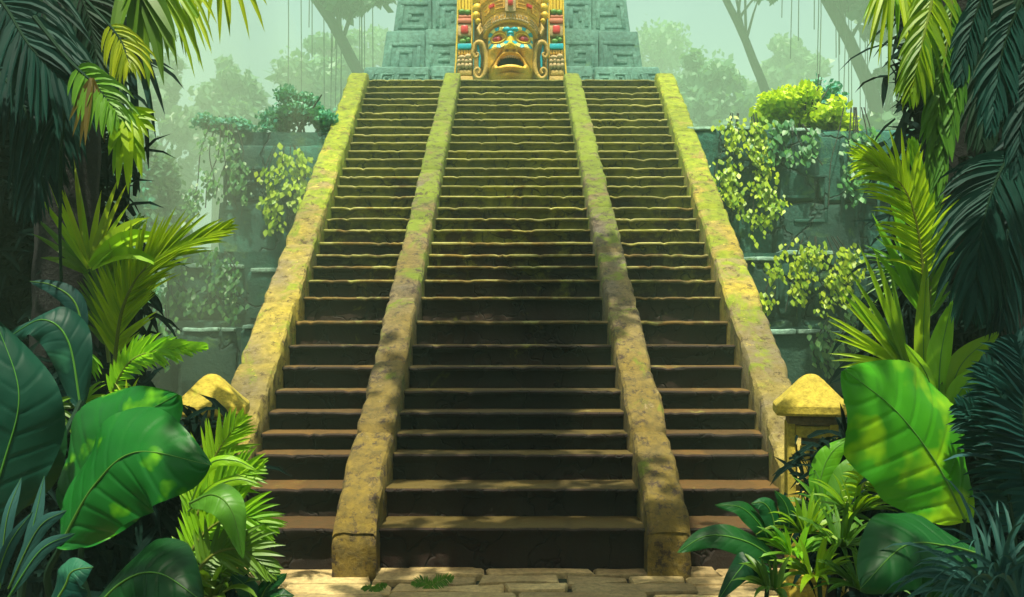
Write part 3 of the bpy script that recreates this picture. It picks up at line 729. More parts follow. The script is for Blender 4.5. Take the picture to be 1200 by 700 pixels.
# ------------------------------------------------------------------ stone lanterns at the foot
def lantern(x, y, label):
    t = empty('stone_lantern', (x, y, 0), label, 'lantern', 'stone lanterns at the foot of the stair')
    B = lambda m, n, mt: m.build(n, mt, t, loc=(0, 0, 0))
    m = MB(); m.box(-.20, .20, -.20, .20, -.02, .14, bev=.02, rough=.008, seg=3); m.box(-.16, .16, -.16, .16, .14, .20, bev=.02, rough=.006, seg=2); B(m, 'base', M['lantern'])
    m = MB()
    m.box(-.055, .055, -.055, .055, .20, 1.16, bev=.01, rough=.006, seg=3)
    B(m, 'core', M['lantern_dark'])
    for ax in (-1, 1):
        for ay in (-1, 1):
            m = MB(); m.box(ax*.13 - .026, ax*.13 + .026, ay*.13 - .026, ay*.13 + .026, .20, 1.17, bev=.008, rough=.004, seg=4); B(m, 'post', M['lantern'])
    for z in (.205, .66, 1.08):
        m = MB(); m.box(-.104, .104, -.145, -.115, z, z+.075, bev=.006, rough=.003, seg=3); m.box(-.104, .104, .115, .145, z, z+.075, bev=.006, seg=3)
        m.box(-.145, -.115, -.104, .104, z, z+.075, bev=.006, seg=3); m.box(.115, .145, -.104, .104, z, z+.075, bev=.006, seg=3); B(m, 'rail', M['lantern'])
    m = MB()
    for k in range(2):
        for z0, z1 in ((.34, .60), (.80, 1.03)):
            m.box(-.075 + .085*k, -.015 + .085*k, -.125, -.088, z0, z1, bev=.008, rough=.003)
            m.box(-.125, -.088, -.075 + .085*k, -.015 + .085*k, z0, z1, bev=.008, rough=.003)
    B(m, 'carved_panel', M['lantern'])
    m = MB(); m.box(-.15, .15, -.15, .15, 1.16, 1.22, bev=.012, rough=.004, seg=3); B(m, 'neck', M['lantern_dark'])
    # cap: square eave, concave hipped roof rounded at the top
    m = MB(); rows = []
    prof = ((.20, 1.222), (.226, 1.226), (.232, 1.24), (.230, 1.285), (.222, 1.296), (.19, 1.325), (.15, 1.366), (.11, 1.408), (.075, 1.447), (.05, 1.470), (.028, 1.482), (.001, 1.486))
    for hw, z in prof:
        ring = []
        for side in range(4):
            for k in range(6):
                u = -1 + 2*k/6
                p = {0: (u, -1), 1: (1, u), 2: (-u, 1), 3: (-1, -u)}[side]
                c = 1 - 0.03 * (abs(u) ** 6) - (0.10 * abs(u) ** 2 if z > 1.46 else 0)
                nn = .003 * mnoise.noise(Vector((p[0]*3 + x, p[1]*3, z*14)))
                ring.append((p[0]*hw*c + nn, p[1]*hw*c + nn, z + nn))
        rows.append(ring)
    b = m.grid(rows, closed=True); m.face(*[b + k for k in range(24)][::-1])
    m.build('cap', M['lantern'], t, loc=(0, 0, 0), smooth=False)
    t.rotation_euler = (0, 0, R(-14 if x > 0 else 14))
    return t
lantern(1.96, 5.6, 'stone lantern with hipped yellow cap right of the stair, its carved post showing')
lantern(-1.97, 5.6, 'stone lantern left of the stair, only its yellow cap rising above leaves')
# ------------------------------------------------------------------ plant makers
VIEW = Vector((0, -1, 0.25)).normalized()
def strip(m, base, d, length, width, nrm, droop=0.3, seg=5, fold=0.25, shape=0, tint=0.5, curl=0.0):
    """one blade: starts at base along d, bends down by droop; folded along its middle"""
    d = d.normalized(); side = d.cross(nrm)
    if side.length < 1e-4: side = d.cross(Vector((0, 0, 1)))
    side.normalize(); p = Vector(base); rows = []
    cur = d.copy()
    for i in range(seg + 1):
        t = i / seg
        if shape == 0: w = width * (min(1, 0.35 + t * 3.5)) * (1 - t ** 2.2) ** 0.8
        elif shape == 1: w = width * math.sin(math.pi * (0.12 + 0.88 * t) ** 0.8) ** 0.8 if t < 1 else 0
        else: w = width * (1 - t) ** 0.6 * min(1, .5 + t*4)
        w = max(w, 0.0006)
        sv = side - cur * side.dot(cur); sv.normalize(); nv = sv.cross(cur)
        m.cur = max(0, min(1, tint + 0.35 * (t - 0.5)))
        rows.append([p - sv * w * .5 + nv * w * fold, p.copy(), p + sv * w * .5 + nv * w * fold])
        st = length / seg
        cur = (cur + Vector((0, 0, -1)) * droop * st / max(length, 1e-3) * (0.4 + 1.6 * t) + sv * curl / seg).normalized()
        p = p + cur * st
    m.grid(rows)

def frond(parent, pts, length, mat, rmat, n=34, width=0.03, nrm=VIEW, droop=0.5, ang=(62, 22), name='frond', seed=0, label=None, both=True, tint=0.5, start=0.12, prof=None, jitter=0.12, rad=0.012):
    """pinnate palm frond: rachis through pts, leaflets both sides"""
    rr = random.Random(seed); m = MB(); sp = spline(pts, n + 8); Nn = Vector(nrm).normalized()
    L = len(sp)
    for i in range(int(L * start), L):
        t = (i / (L - 1) - start) / (1 - start)
        d = (sp[min(i+1, L-1)] - sp[max(i-1, 0)]).normalized()
        s = d.cross(Nn).normalized()
        pr = (math.sin(math.pi * min(1, 0.16 + 0.80 * t)) ** 0.7) if prof is None else prof(t)
        a = R(ang[0] + (ang[1] - ang[0]) * t)
        for sg in ((-1, 1) if both else (1,)):
            aj = a + R(rr.uniform(-6, 6)); ll = length * pr * rr.uniform(1 - jitter, 1 + jitter)
            dd = d * math.cos(aj) + s * sg * math.sin(aj) + Nn * rr.uniform(-.12, .16)
            strip(m, sp[i] + d * rr.uniform(-.004, .004), dd, ll, width * rr.uniform(.8, 1.15), Nn, droop * rr.uniform(.7, 1.3), 5, .28, 0, tint + rr.uniform(-.3, .3))
    o = m.build(name, mat, parent)
    m = MB(); m.cur = .5; m.tube(sp, [rad * (1 - .85 * i / (L - 1)) for i in range(L)], 6)
    q = m.build('rachis', rmat, parent); q.parent = o; q.location = (0, 0, 0)
    if label: o['label'] = label
    return o

def fan(parent, hub, angs, lens, mat, width=0.05, tilt=0.2, droop=0.3, seed=0, name='fan_leaf', shape=0, tint=.5, yaw=0.0, label=None, fold=.25, seg=6, curl=0.0, split=False):
    """blades from a hub; angs are degrees, 0 = to the right, 90 = up, in a plane facing the eye and leaning by tilt"""
    rr = random.Random(seed); m = MB(); n = len(angs)
    nv = Vector((math.sin(R(yaw)), -math.cos(R(yaw)), tilt)).normalized()
    ux = Vector((0, 0, 1)).cross(nv).normalized() * -1
    if ux.x < 0: ux = -ux
    uz = nv.cross(ux).normalized()
    if uz.z < 0: uz = -uz
    for i, a in enumerate(angs):
        a_ = R(a + rr.uniform(-2, 2)); l = lens[i] if hasattr(lens, '__len__') else lens * rr.uniform(.85, 1.1)
        d = ux * math.cos(a_) + uz * math.sin(a_) + nv * rr.uniform(-.15, .18)
        strip(m, hub, d, l, width * rr.uniform(.8, 1.2), nv, droop * rr.uniform(.6, 1.4), seg, fold, shape, tint + rr.uniform(-.3, .3), curl)
        if split: o = m.build(name, mat, parent); m = MB()
    if split: return o
    o = m.build(name, mat, parent)
    if label: o['label'] = label
    return o

def blades(parent, base, n, length, mat, width=.05, spread=1.0, droop=.9, seed=0, name='leaf_rosette', shape=1, az=(0, 360), el=(25, 80), tint=.5, r0=.03):
    """a rosette of strap leaves in all directions (real 3-D tuft)"""
    rr = random.Random(seed); m = MB()
    for i in range(n):
        a = R(rr.uniform(*az)); e = R(rr.uniform(*el)); l = length * rr.uniform(.65, 1.1)
        d = Vector((math.cos(a)*math.cos(e), math.sin(a)*math.cos(e), math.sin(e)))
        strip(m, Vector(base) + Vector((math.cos(a), math.sin(a), 0)) * r0, d, l, width * rr.uniform(.75, 1.2), Vector((0, 0, 1)) - d * d.z + Vector((0,-.3,0)), droop * rr.uniform(.6, 1.3), 6, .22, shape, tint + rr.uniform(-.3, .3))
    return m.build(name, mat, parent)

def stem(parent, pts, r, mat, name='stem'):
    m = MB(); s = spline(pts, 14); m.tube(s, [r * (1 - .4 * i / 13) for i in range(14)], 7)
    return m.build(name, mat, parent)

def broad(parent, pts, width, mat, nrm=VIEW, seed=0, cup=.12, name='leaf', peak=.42, wave=.02, label=None, nu=14, tint=.5, rib=.006, skew=0.0, veins=9):
    """broad leaf about a midrib through pts, with puckered veins and a wavy rim"""
    rr = random.Random(seed); n = 110; sp = spline(pts, n); m = MB(); Nn = Vector(nrm).normalized(); rows = []
    for i, p in enumerate(sp):
        t = i / (n - 1); d = (sp[min(i+1, n-1)] - sp[max(i-1, 0)]).normalized()
        s = (d.cross(Nn).normalized() + (sp[-1]-sp[0]).normalized().cross(Nn).normalized() * 1.1).normalized(); nv = s.cross(d).normalized()
        if nv.dot(Nn) < 0: nv = -nv
        e = (t / peak) if t < peak else (1 - t) / (1 - peak)
        w = width * .5 * (math.sin(math.pi/2 * min(1, e)) ** (0.62 if t < peak else 0.8))
        w = max(w, .002); row = []
        for j in range(-nu, nu + 1):
            u = j / nu; lift = -cup * w * u * u * 2.2 + .02 * abs(u) * 0
            vl = max(0, math.cos((t * veins - abs(u) * (.9 + .3*t)) * 2 * math.pi)) ** 12; vein = -.005 * vl * (width / .4) * (1 if abs(u) > .04 else 0) + .004 * mnoise.noise(Vector((t*9, u*3, seed))) * width / .4
            wv = wave * (abs(u) ** 3) * math.sin(t * 17 + seed + (2 if u > 0 else 0)) * width / .4
            m.cur = max(0, min(1, tint - .55 * vl + .5 * mnoise.noise(Vector((t*3.5, u*2, seed))) + .25 * mnoise.noise(Vector((t*15, u*9, seed)))))
            row.append(p + s * (w * u * (1 + skew * u)) + nv * (lift + vein + wv))
        rows.append(row)
    m.grid(rows); o = m.build(name, mat, parent)
    m = MB(); m.cur = .6; m.tube([p - (0 * Nn) + Nn * .002 for p in sp], [rib * (1 - .85 * i / (n - 1)) for i in range(n)], 6)
    q = m.build('midrib', M['midrib'], parent); q.parent = o; q.location = (0, 0, 0)
    if label: o['label'] = label
    return o

def leaf_cloud(m, centres, n, size, seed, hang=0.0, shell=.55, flat=None, tintf=None):
    """many small leaves spread through ellipsoids: (centre, radii)"""
    g2 = np.random.default_rng(seed); vol = np.array([c[1][0]*c[1][2] for c in centres]); vol = vol / vol.sum()
    which = g2.choice(len(centres), n, p=vol)
    for k in which:
        c, r = centres[k]
        v = g2.normal(size=3); v /= np.linalg.norm(v); rad = shell + (1 - shell) * g2.random() ** .6; rad *= 1 + .18 * g2.normal()
        p = Vector((c[0] + v[0]*r[0]*rad, c[1] + v[1]*r[1]*rad, c[2] + v[2]*r[2]*rad))
        a = Vector(g2.normal(size=3)); a.z -= hang * 2; a.normalize(); nn = Vector(g2.normal(size=3)) + Vector((0, -.7, .7))
        b = a.cross(nn).normalized(); s = size * g2.uniform(.6, 1.35)
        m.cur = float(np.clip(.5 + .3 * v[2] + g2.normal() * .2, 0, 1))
        i0 = m.vert(p - a*s*.55); i1 = m.vert(p + b*s*.32 + nn.normalized()*s*.05); i2 = m.vert(p + a*s*.55); i3 = m.vert(p - b*s*.32 + nn.normalized()*s*.05)
        m.face(i0, i1, i2, i3)
# ------------------------------------------------------------------ forest behind
def tree(base, trunk_pts, r0, clumps, n, size, label, mat='far', limbs=(), vines=0, seed=0, group='misty trees behind the pyramid', hang=.1, name='forest_tree'):
    t = empty(name, base, label, 'tree', group)
    m = MB(); s = spline(trunk_pts, 18)
    m.tube([p + Vector((.1*mnoise.noise(p*.7), 0, 0)) for p in s], [r0 * (1.25 if i == 0 else 1 - .65 * i / 17) for i in range(18)], 9)
    for (a, b, c, r) in limbs: 
        q = spline([a, b, c], 12); m.tube(q, [r * (1 - .8*i/11) for i in range(12)], 6)
    for k, (c, r) in enumerate(clumps):                     # limbs reaching into each clump
        a = s[min(17, 9 + k % 8)]; c = Vector(c); mid = a.lerp(c, .5) + Vector((0, 0, .4))
        m.tube(spline([a, mid, c], 8), [r0 * .28 * (1 - .8*i/7) for i in range(8)], 5)
    m.build('trunk', M['bark'], t)
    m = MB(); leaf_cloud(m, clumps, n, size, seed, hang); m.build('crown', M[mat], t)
    if vines:
        rr = random.Random(seed)
        for i in range(vines):
            m = MB()
            c, r = clumps[rr.randrange(len(clumps))]; x = c[0] + rr.uniform(-.8, .8)*r[0]; y = c[1] + rr.uniform(-.5, .5)*r[1]
            z0 = c[2]; l = rr.uniform(6, 17)
            m.tube([(x, y, z0), (x + .05, y, z0 - l*.5), (x + rr.uniform(-.1, .1), y, z0 - l)], .035, 4)
            m.build('hanging_vine', M['bark'], t)
    return t
def ptree(px, D, top, spread, label, n=3600, size=.5, lean=0, seed=1, vines=0, low=250, mat='far', limbs=(), r0=.35, name='forest_tree'):
    """a tree at distance D: crown round the direction px, from row low up to row top; spread in pixels"""
    b = P(px, 400, D); b.z = 0; g3 = random.Random(seed); cl = []
    for k in range(17):
        f = k / 16; row = low + (top - low) * f; sp = spread * (1.0 - .55 * abs(f - .45) * 1.4)
        c = P(px + lean * f + g3.uniform(-.6, .6) * sp, row + g3.uniform(-12, 12), D + g3.uniform(-2, 2))
        rr_ = sp / 1000 * D * g3.uniform(.20, .44); cl.append((tuple(c), (rr_, rr_, rr_ * .75)))
    top_p = P(px + lean, top + 20, D)
    tp_ = [b, P(px + lean * .1, low, D), P(px + lean * .6, (low + top) / 2, D), top_p] if low > 20 else [b, P(px - lean*.05, 170, D), P(px + lean * .35, 60, D), P(px + lean * .9, -30, D), top_p]
    return tree(tuple(b), tp_, r0, cl, n, size, label, mat, limbs, vines, seed, name=name)
ptree(255, 85.2, 85, 75, 'small round misty tree standing over the left terrace wall', seed=2, low=210, size=0.92, r0=0.70)
ptree(175, 71.2, 30, 75, 'tall hazy tree left of the crumbling wall end', seed=3, low=330, n=4225, size=0.92, r0=0.70)
ptree(440, 62, -110, 85, 'tall misty tree with hanging vines left of the temple top', seed=4, low=12, vines=16, n=4800, r0=0.62, lean=-95, size=0.92)
ptree(430, 120, 40, 85, 'broad faint tree close behind the left temple tiers', seed=5, low=120, n=4225, size=0.92, r0=0.70)
ptree(385, 95.6, 40, 70, 'low faint tree between the vine tree and the stair', seed=15, low=170, n=3800, size=0.92, r0=0.70)
ptree(775, 120, 40, 100, 'broad pale tree close behind the right temple tiers', seed=6, low=150, n=4875, size=0.92, r0=0.70)
ptree(905, 64.3, -110, 75, 'gnarled misty tree with open branches right of the temple', seed=7, low=-5, n=3600, lean=-75, size=0.8, r0=0.45)
ptree(838, 88.7, 75, 75, 'round misty tree above the right wall beside the stair', seed=8, low=200, n=5200, size=0.92, r0=0.70)
ptree(1030, 60, -110, 80, 'leaning misty tree with many hanging vines above the right wall', seed=9, low=12, vines=20, n=4200, lean=-85, r0=0.6, size=0.92)
ptree(930, 116.6, 60, 75, 'faintest round tree far beyond the right wall', seed=10, low=170, n=4000, size=1.54, r0=0.70)
ptree(1060, 61.4, 0, 90, 'hazy tree behind the palms at the right end of the wall', seed=11, low=260, n=4550, size=0.92, r0=0.70)
ptree(110, 61.4, -20, 75, 'hazy tree behind the palms at the far left', seed=12, low=380, n=4875, size=0.92, r0=0.70)
ptree(560, 134, 0, 120, 'distant crown hidden behind the temple tiers', seed=13, low=110, n=3000, size=1.76, r0=0.70)
# lower growth in the misty gap left of the walls
def shrub(px, row, D, rx, rz, label, mat, n, size, seed, group=None, stems=5, ground=0.0, ry=None, hang=0, name='shrub'):
    c = P(px, row, D); base = Vector((c.x, c.y, ground))
    t = empty(name, base, label, 'shrub', group); g3 = random.Random(seed)
    m = MB()
    for k in range(stems):
        e = c + Vector((g3.uniform(-.7, .7)*rx, g3.uniform(-.3, .3)*rx, g3.uniform(-.3, .7)*rz))
        m.tube(spline([base + Vector((g3.uniform(-.2, .2)*rx, 0, 0)), base.lerp(e, .6) + Vector((0, 0, .1*rz)), e], 8), [.018*(1 - .7*i/7) + .004 for i in range(8)], 5)
    m.build('stem', M['bark'], t)
    cl = []
    for k in range(16):
        cl.append(((c.x + ((k + .5)/8 - 1)*.85*rx*(1 if k % 2 else -1), c.y + g3.uniform(-.4, .4)*(ry or rx*.5), c.z + (g3.uniform(-.75, .6) - .9*abs((k + .5)/8 - 1)**2)*rz), (rx*g3.uniform(.22, .36), (ry or rx*.5)*.5, rz*g3.uniform(.3, .5))))
    m = MB(); leaf_cloud(m, cl, n, size, seed, hang, shell=.35); m.build('foliage', M[mat], t)
    return t
G_MIST = 'misty bushes beyond the left wall end'
shrub(140, 340, 17, .9, 1.2, 'pale misty bush beyond the broken left wall end', 'shrub_t', 3600, .13, 31, G_MIST)
shrub(120, 260, 19, 1.5, 1.8, 'taller misty bush behind the upright strap plant', 'shrub_t', 3600, .15, 32, G_MIST)
shrub(165, 215, 24, 1.3, 1.8, 'highest misty bush touching the left wall end', 'far', 4200, .2, 33, G_MIST)
shrub(185, 400, 14.5, .9, 1.0, 'low misty bush at the foot of the left wall end', 'shrub_t', 2400, .11, 34, G_MIST)
# bushes on the wall tops
shrub(350, 126, 13.9, .66, .36, 'turquoise bush on the left wall beside the stair', 'shrub_t', 4200, .075, 35, 'bushes growing on the terrace tops', ground=5.05, ry=.5)
shrub(262, 142, 13.8, .50, .18, 'low turquoise growth at the ruined end of the left wall', 'shrub_t', 1300, .07, 36, 'bushes growing on the terrace tops', ground=5.0, ry=.4)
shrub(940, 116, 13.9, .80, .44, 'bright yellow-green bush on the right wall', 'vine_b', 3000, .115, 37, 'bushes growing on the terrace tops', ground=5.08, ry=.5)
shrub(952, 102, 14.7, .52, .50, 'dull green bush behind the bright one on the right wall', 'shrub_t', 1500, .10, 38, 'bushes growing on the terrace tops', ground=5.08, ry=.4)
# climbing plants on the wall faces
def vine(px, row, D, w, h, n, size, mat, label, seed, top=None, dens=1.0):
    c = P(px, row, D); topz = top if top is not None else c.z + h/2 + .1
    t = empty('climbing_vine', (c.x, D, topz), label, 'climbing vine', 'vines on the terrace walls')
    g3 = random.Random(seed); st = MB(); lf = MB(); paths = []
    for k in range(9):
        x = c.x + g3.uniform(-.5, .5) * w * .8; x1 = x + g3.uniform(-.25, .25) * w
        p = spline([(c.x + (x - c.x)*.6, D - .03, topz), (x, D - .06, topz - h*.3), ((x + x1)/2 + g3.uniform(-.1, .1), D - .07, topz - h*.6), (x1, D - .05, topz - h * g3.uniform(.7, 1.05))], 16)
        st.tube(p, .009, 5); paths.append(p)
    st.build('stem', M['bark'], t)
    nodes = [paths[g3.randrange(9)][g3.randrange(2, 16)] for k in range(max(10, n // 16))]
    for i in range(n):
        p = nodes[int(len(nodes) * g3.random() ** 1.3)]
        q = p + Vector((g3.gauss(0, .075), -abs(g3.gauss(.03, .05)), g3.gauss(-.02, .085)))
        a = Vector((g3.gauss(0, .35), g3.gauss(-.3, .25), -1)).normalized(); nn = Vector((g3.gauss(0, .4), -1, g3.gauss(.6, .3)))
        b = a.cross(nn).normalized(); s = size * g3.uniform(.6, 1.3); up = nn.normalized()*s*.08
        lf.cur = g3.random(); b0 = [lf.vert(v) for v in (q - a*s*.5, q - a*s*.15 + b*s*.34 - up, q + a*s*.2 + b*s*.26, q + a*s*.6, q + a*s*.2 - b*s*.26, q - a*s*.15 - b*s*.34 - up)]
        lf.face(b0[0], b0[1], b0[2], b0[3]); lf.face(b0[0], b0[3], b0[4], b0[5])
    lf.build('foliage', M[mat], t)
vine(338, 225, 13.4, 1.0, 1.25, 330, .10, 'vine', 'bright yellow-green vine on the left wall close to the stair', 41)
vine(262, 200, 13.4, .9, 1.5, 360, .085, 'vine_t', 'dull green vine spilling from the top of the left wall', 42, top=5.1)
vine(245, 345, 11.9, 1.3, 1.0, 420, .08, 'vine_t', 'dense green vine on the middle left terrace wall', 43)
vine(190, 400, 10.7, .8, .7, 160, .09, 'vine_t', 'sparse vine low on the left terrace', 44)
vine(872, 212, 13.4, 1.05, 1.9, 760, .088, 'vine', 'bright vine on the upper right wall close to the stair', 45)
vine(955, 330, 11.9, 1.3, 1.05, 640, .08, 'vine', 'bright vine hanging over the middle right terrace wall', 46)
vine(1000, 190, 13.4, .7, 1.5, 260, .10, 'vine_t', 'pale vine at the far end of the upper right wall', 47)
vine(925, 165, 13.4, .9, .7, 220, .11, 'vine_t', 'short vine below the bright wall-top bush', 48, top=5.1)
vine(985, 410, 10.7, .8, .6, 160, .09, 'vine_t', 'sparse vine low on the right terrace', 49)

# ------------------------------------------------------------------ left jungle
def thing_plant(name, loc, label, cat='plant', group=None): return empty(name, loc, label, cat, group)
def trunk(parent, pts, r, mat='bark_d'):
    m = MB(); s = spline(pts, 26); rows = [r * (1.15 if i == 0 else 1 - .25*i/25) * (1 + .07 * (i % 2)) for i in range(26)]
    m.tube(s, rows, 12); return m.build('trunk', M[mat], parent)
# palm whose crown hangs in from above
lp = thing_plant('palm_tree', (-2.75, 5.2, 0), 'dark palm at the left edge with long drooping fronds', 'palm')
trunk(lp, [(-2.75, 5.2, 0), (-2.72, 5.2, 2), (-2.6, 5.1, 4.4)], .20)
frond(lp, [P(30, -110, 4.7), P(48, 0, 4.5), P(70, 90, 4.4), P(62, 190, 4.4)], .46, M['l_teal'], M['rachis_d'], 36, .034, droop=.9, ang=(50, 12), seed=1, rad=.014)
frond(lp, [P(-60, -60, 4.3), P(0, 0, 4.2), P(40, 60, 4.1), P(105, 120, 4.1)], .42, M['l_teal'], M['rachis_d'], 34, .034, droop=1.1, ang=(60, 20), seed=2, rad=.014)
frond(lp, [P(-30, 60, 4.6), P(20, 110, 4.5), P(40, 170, 4.5), P(38, 240, 4.5)], .40, M['l_teal'], M['rachis_d'], 30, .034, droop=.9, ang=(50, 12), seed=3, tint=.2, rad=.014)
frond(lp, [P(20, -60, 4.9), P(90, -10, 4.8), P(112, 60, 4.8), P(116, 120, 4.8)], .40, M['l_dark'], M['rachis_d'], 32, .036, droop=.8, ang=(50, 15), seed=4, tint=.6)
frond(lp, [P(40, 20, 3.95), P(80, 70, 3.9), P(112, 100, 3.85), P(140, 135, 3.8)], .22, M['l_green'], M['rachis_d'], 18, .030, droop=1.3, ang=(70, 25), seed=5, start=.45, tint=.8)
frond(lp, [P(60, -40, 4.6), P(110, 10, 4.5), P(140, 45, 4.45), P(152, 75, 4.4)], .24, M['l_yellow'], M['rachis_d'], 18, .022, droop=1.5, ang=(60, 20), seed=6, start=.5)
fan(lp, P(108, 92, 3.85), [-118, -108, -98, -88, -78, -66], [.22, .28, .32, .33, .30, .26], M['l_brown'], .026, droop=.3, seed=7, shape=1)
lp2 = thing_plant('palm_tree', (-2.6, 6.4, 0), 'slender palm behind with bright lime fronds hanging at the top left', 'palm')
trunk(lp2, [(-3.25, 6.4, 0), (-3.2, 6.4, 2.6), (-3.0, 6.3, 5.2)], .13)
lp2.location = (-2.95, 6.4, 0)
for o in list(bpy.data.objects):
    if o.parent == lp2: o.location = -Vector(lp2.location)
fan(lp2, P(160, -35, 4.6), [-104, -96, -88, -80, -70, -60, -52], [.42, .52, .6, .66, .66, .56, .5], M['l_green'], .085, droop=.5, seed=8)
fan(lp2, P(172, -40, 4.7), [-30, -38, -46, -53, -60, -66, -72, -78, -84], [.62, .66, .70, .70, .66, .62, .6, .58, .56], M['l_lime'], .045, droop=1.0, seed=9)
fan(lp2, P(190, -46, 4.8), [-34, -42, -50, -57, -64, -71], [.5, .6, .7, .66, .62, .6], M['l_yellow'], .04, droop=1.1, seed=10)
fan(lp2, P(258, -62, 5.0), [-40, -52, -62, -72, -80, -88, -96, -104, -112, -122], [.48, .58, .60, .54, .54, .58, .50, .48, .46, .42], M['l_yellow'], .045, droop=.7, seed=11)
fan(lp2, P(148, 20, 6.5), [-60, -68, -76, -84, -92, -100, -108], [.9, 1.0, 1.05, 1.05, 1.0, .9, .8], M['l_teal'], .06, droop=.7, seed=12)
cl = thing_plant('fan_palm', (-2.35, 4.6, 0), 'small fan palm with one curled yellow leaf hanging on a thin stalk', 'palm')
stem(cl, [(-2.35, 4.6, 0), P(70, 250, 4.4), P(88, 80, 4.2), P(125, 95, 4.05), P(150, 138, 4.0)], .009, M['rachis_d'])
fan(cl, P(149, 134, 4.0), [-112, -103, -96, -88, -80, -72, -62, -50, -36, -20, 0, 18], [.22, .30, .36, .38, .36, .32, .26, .20, .17, .16, .15, .13], M['l_yellow'], .055, droop=.5, seed=13, tint=.4)

# dark growth that closes the left edge
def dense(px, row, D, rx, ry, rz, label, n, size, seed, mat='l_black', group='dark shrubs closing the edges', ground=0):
    c = P(px, row, D); t = empty('jungle_shrub', (c.x, c.y, ground), label, 'shrub', group)
    m = MB(); rr = random.Random(seed)
    for k in range(7):
        e = c + Vector((rr.uniform(-.6, .6)*rx, rr.uniform(-.4, .4)*ry, rr.uniform(-.5, .8)*rz))
        m.tube(spline([(c.x + rr.uniform(-.2, .2), c.y, ground), (c.x + rr.uniform(-.3, .3)*rx, c.y, c.z*.6), e], 8), [.03*(1 - .7*i/7) for i in range(8)], 5)
    m.build('stem', M['bark_d'], t)
    m = MB()
    for i in range(n):
        v = Vector((max(-.85, min(.85, rr.gauss(0, .42)))*rx, max(-.8, min(.8, rr.gauss(0, .4)))*ry, rr.uniform(-1, 1)*rz)); p = c + v
        d = Vector((rr.gauss(0, .6), rr.gauss(0, .5) - .1, rr.gauss(-.1, .6))).normalized()
        strip(m, p, d, size * rr.uniform(.6, 1.3), size * .16 * rr.uniform(.6, 1.3), Vector((0, -.7, .7)), .8, 3, .2, 1, rr.random())
    m.build('foliage', M[mat], t)
dense(40, 130, 6.0, .75, .6, 1.3, 'tall dark shrub at the left edge behind the palm fronds', 1500, .34, 51)
dense(30, 330, 5.6, .72, .5, .9, 'dark shrub at the left edge at eye height', 1400, .30, 52)
dense(80, 430, 6.4, .65, .5, .6, 'dark shrub behind the left feathery fronds', 1100, .28, 53)
dense(40, 560, 4.6, .6, .5, .6, 'low dark shrub in the bottom left', 1200, .26, 54)
dense(170, 600, 4.9, .55, .45, .55, 'low dark shrub behind the two big oval leaves', 1100, .24, 55)

# upright strap plant
sp1 = thing_plant('strap_plant', (-2.35, 4.9, 0), 'upright strap-leaved plant on a bare stalk, arched leaves lit yellow', 'plant')
stem(sp1, [(-2.35, 4.9, 0), P(106, 420, 4.85), P(105, 312, 4.8)], .016, M['rachis_d'])
fan(sp1, P(105, 315, 4.5), [126, 117, 111, 105, 99, 93, 86, 79, 71, 64], [.50, .56, .62, .66, .40, .36, .44, .52, .50, .40], M['l_yellow'], .036, droop=.10, seed=14, tint=.55, shape=1, split=True, name='leaf')
fan(sp1, P(108, 314, 4.4), [66, 57, 47, 36], [.42, .44, .44, .40], M['l_lime'], .062, droop=1.15, seed=15, tint=.8, shape=1, fold=.35, split=True, name='leaf')
fan(sp1, P(103, 320, 4.55), [140, 132, 124, 150], [.40, .48, .52, .3], M['l_green'], .035, droop=.30, seed=16, tint=.6, shape=1, split=True, name='leaf')

# feather frond sweeping right
pf = thing_plant('young_palm', (-2.2, 4.7, 0), 'young palm with one bright frond sweeping right in front of the left wall', 'palm')
stem(pf, [(-2.2, 4.7, 0), P(128, 500, 4.65), P(133, 420, 4.6)], .016, M['rachis_d'])
frond(pf, [P(133, 430, 4.6), P(146, 355, 4.5), P(182, 305, 4.4), P(262, 268, 4.3)], .36, M['l_yellow'], M['rachis'], 44, .026, droop=.12, ang=(36, 8), seed=17, start=.06, tint=.45, nrm=(.3, -1, .5))
frond(pf, [P(128, 425, 4.7), P(122, 370, 4.7), P(128, 320, 4.75), P(160, 262, 4.8)], .26, M['l_green'], M['rachis'], 26, .024, droop=.2, ang=(36, 10), seed=18, tint=.6)
frond(pf, [P(125, 480, 4.5), P(148, 430, 4.4), P(180, 412, 4.35), P(236, 406, 4.3)], .17, M['l_lime'], M['rachis'], 26, .036, droop=.35, ang=(50, 14), seed=19, tint=.7, nrm=(.1, -1, .7))
# small hanging fan in front of it
sf = thing_plant('fan_palm', (-2.15, 4.3, 0), 'low fan palm with leaves drooping over the big oval leaves', 'palm')
stem(sf, [(-2.15, 4.3, 0), P(90, 480, 4.3), P(98, 412, 4.25)], .012, M['rachis'])
fan(sf, P(96, 412, 4.25), [-112, -96, -80, -66, -52, -40, -28, -16], [.12, .13, .15, .16, .18, .18, .17, .14], M['l_lime'], .028, droop=.8, seed=21)
fan(sf, P(98, 470, 4.2), [170, 150, 130, 110, 90, 70, 50, 30, 10, -10], .13, M['l_lime'], .02, droop=.8, seed=22)
fan(sf, P(150, 478, 4.25), [150, 130, 112, 95, 78, 60, 42, 25, 8], .17, M['l_yellow'], .022, droop=.8, seed=23)
fan(sf, P(62, 458, 4.2), [70, 45, 20, 0, -25, -50, -75], [.10, .14, .16, .16, .15, .13, .12], M['l_teal'], .032, droop=.6, seed=24, tint=.9)
fan(sf, P(60, 478, 4.1), [40, 15, -10, -30, -50, -70, -90], [.12, .15, .17, .18, .18, .16, .14], M['l_green'], .03, droop=.8, seed=25, tint=.3)
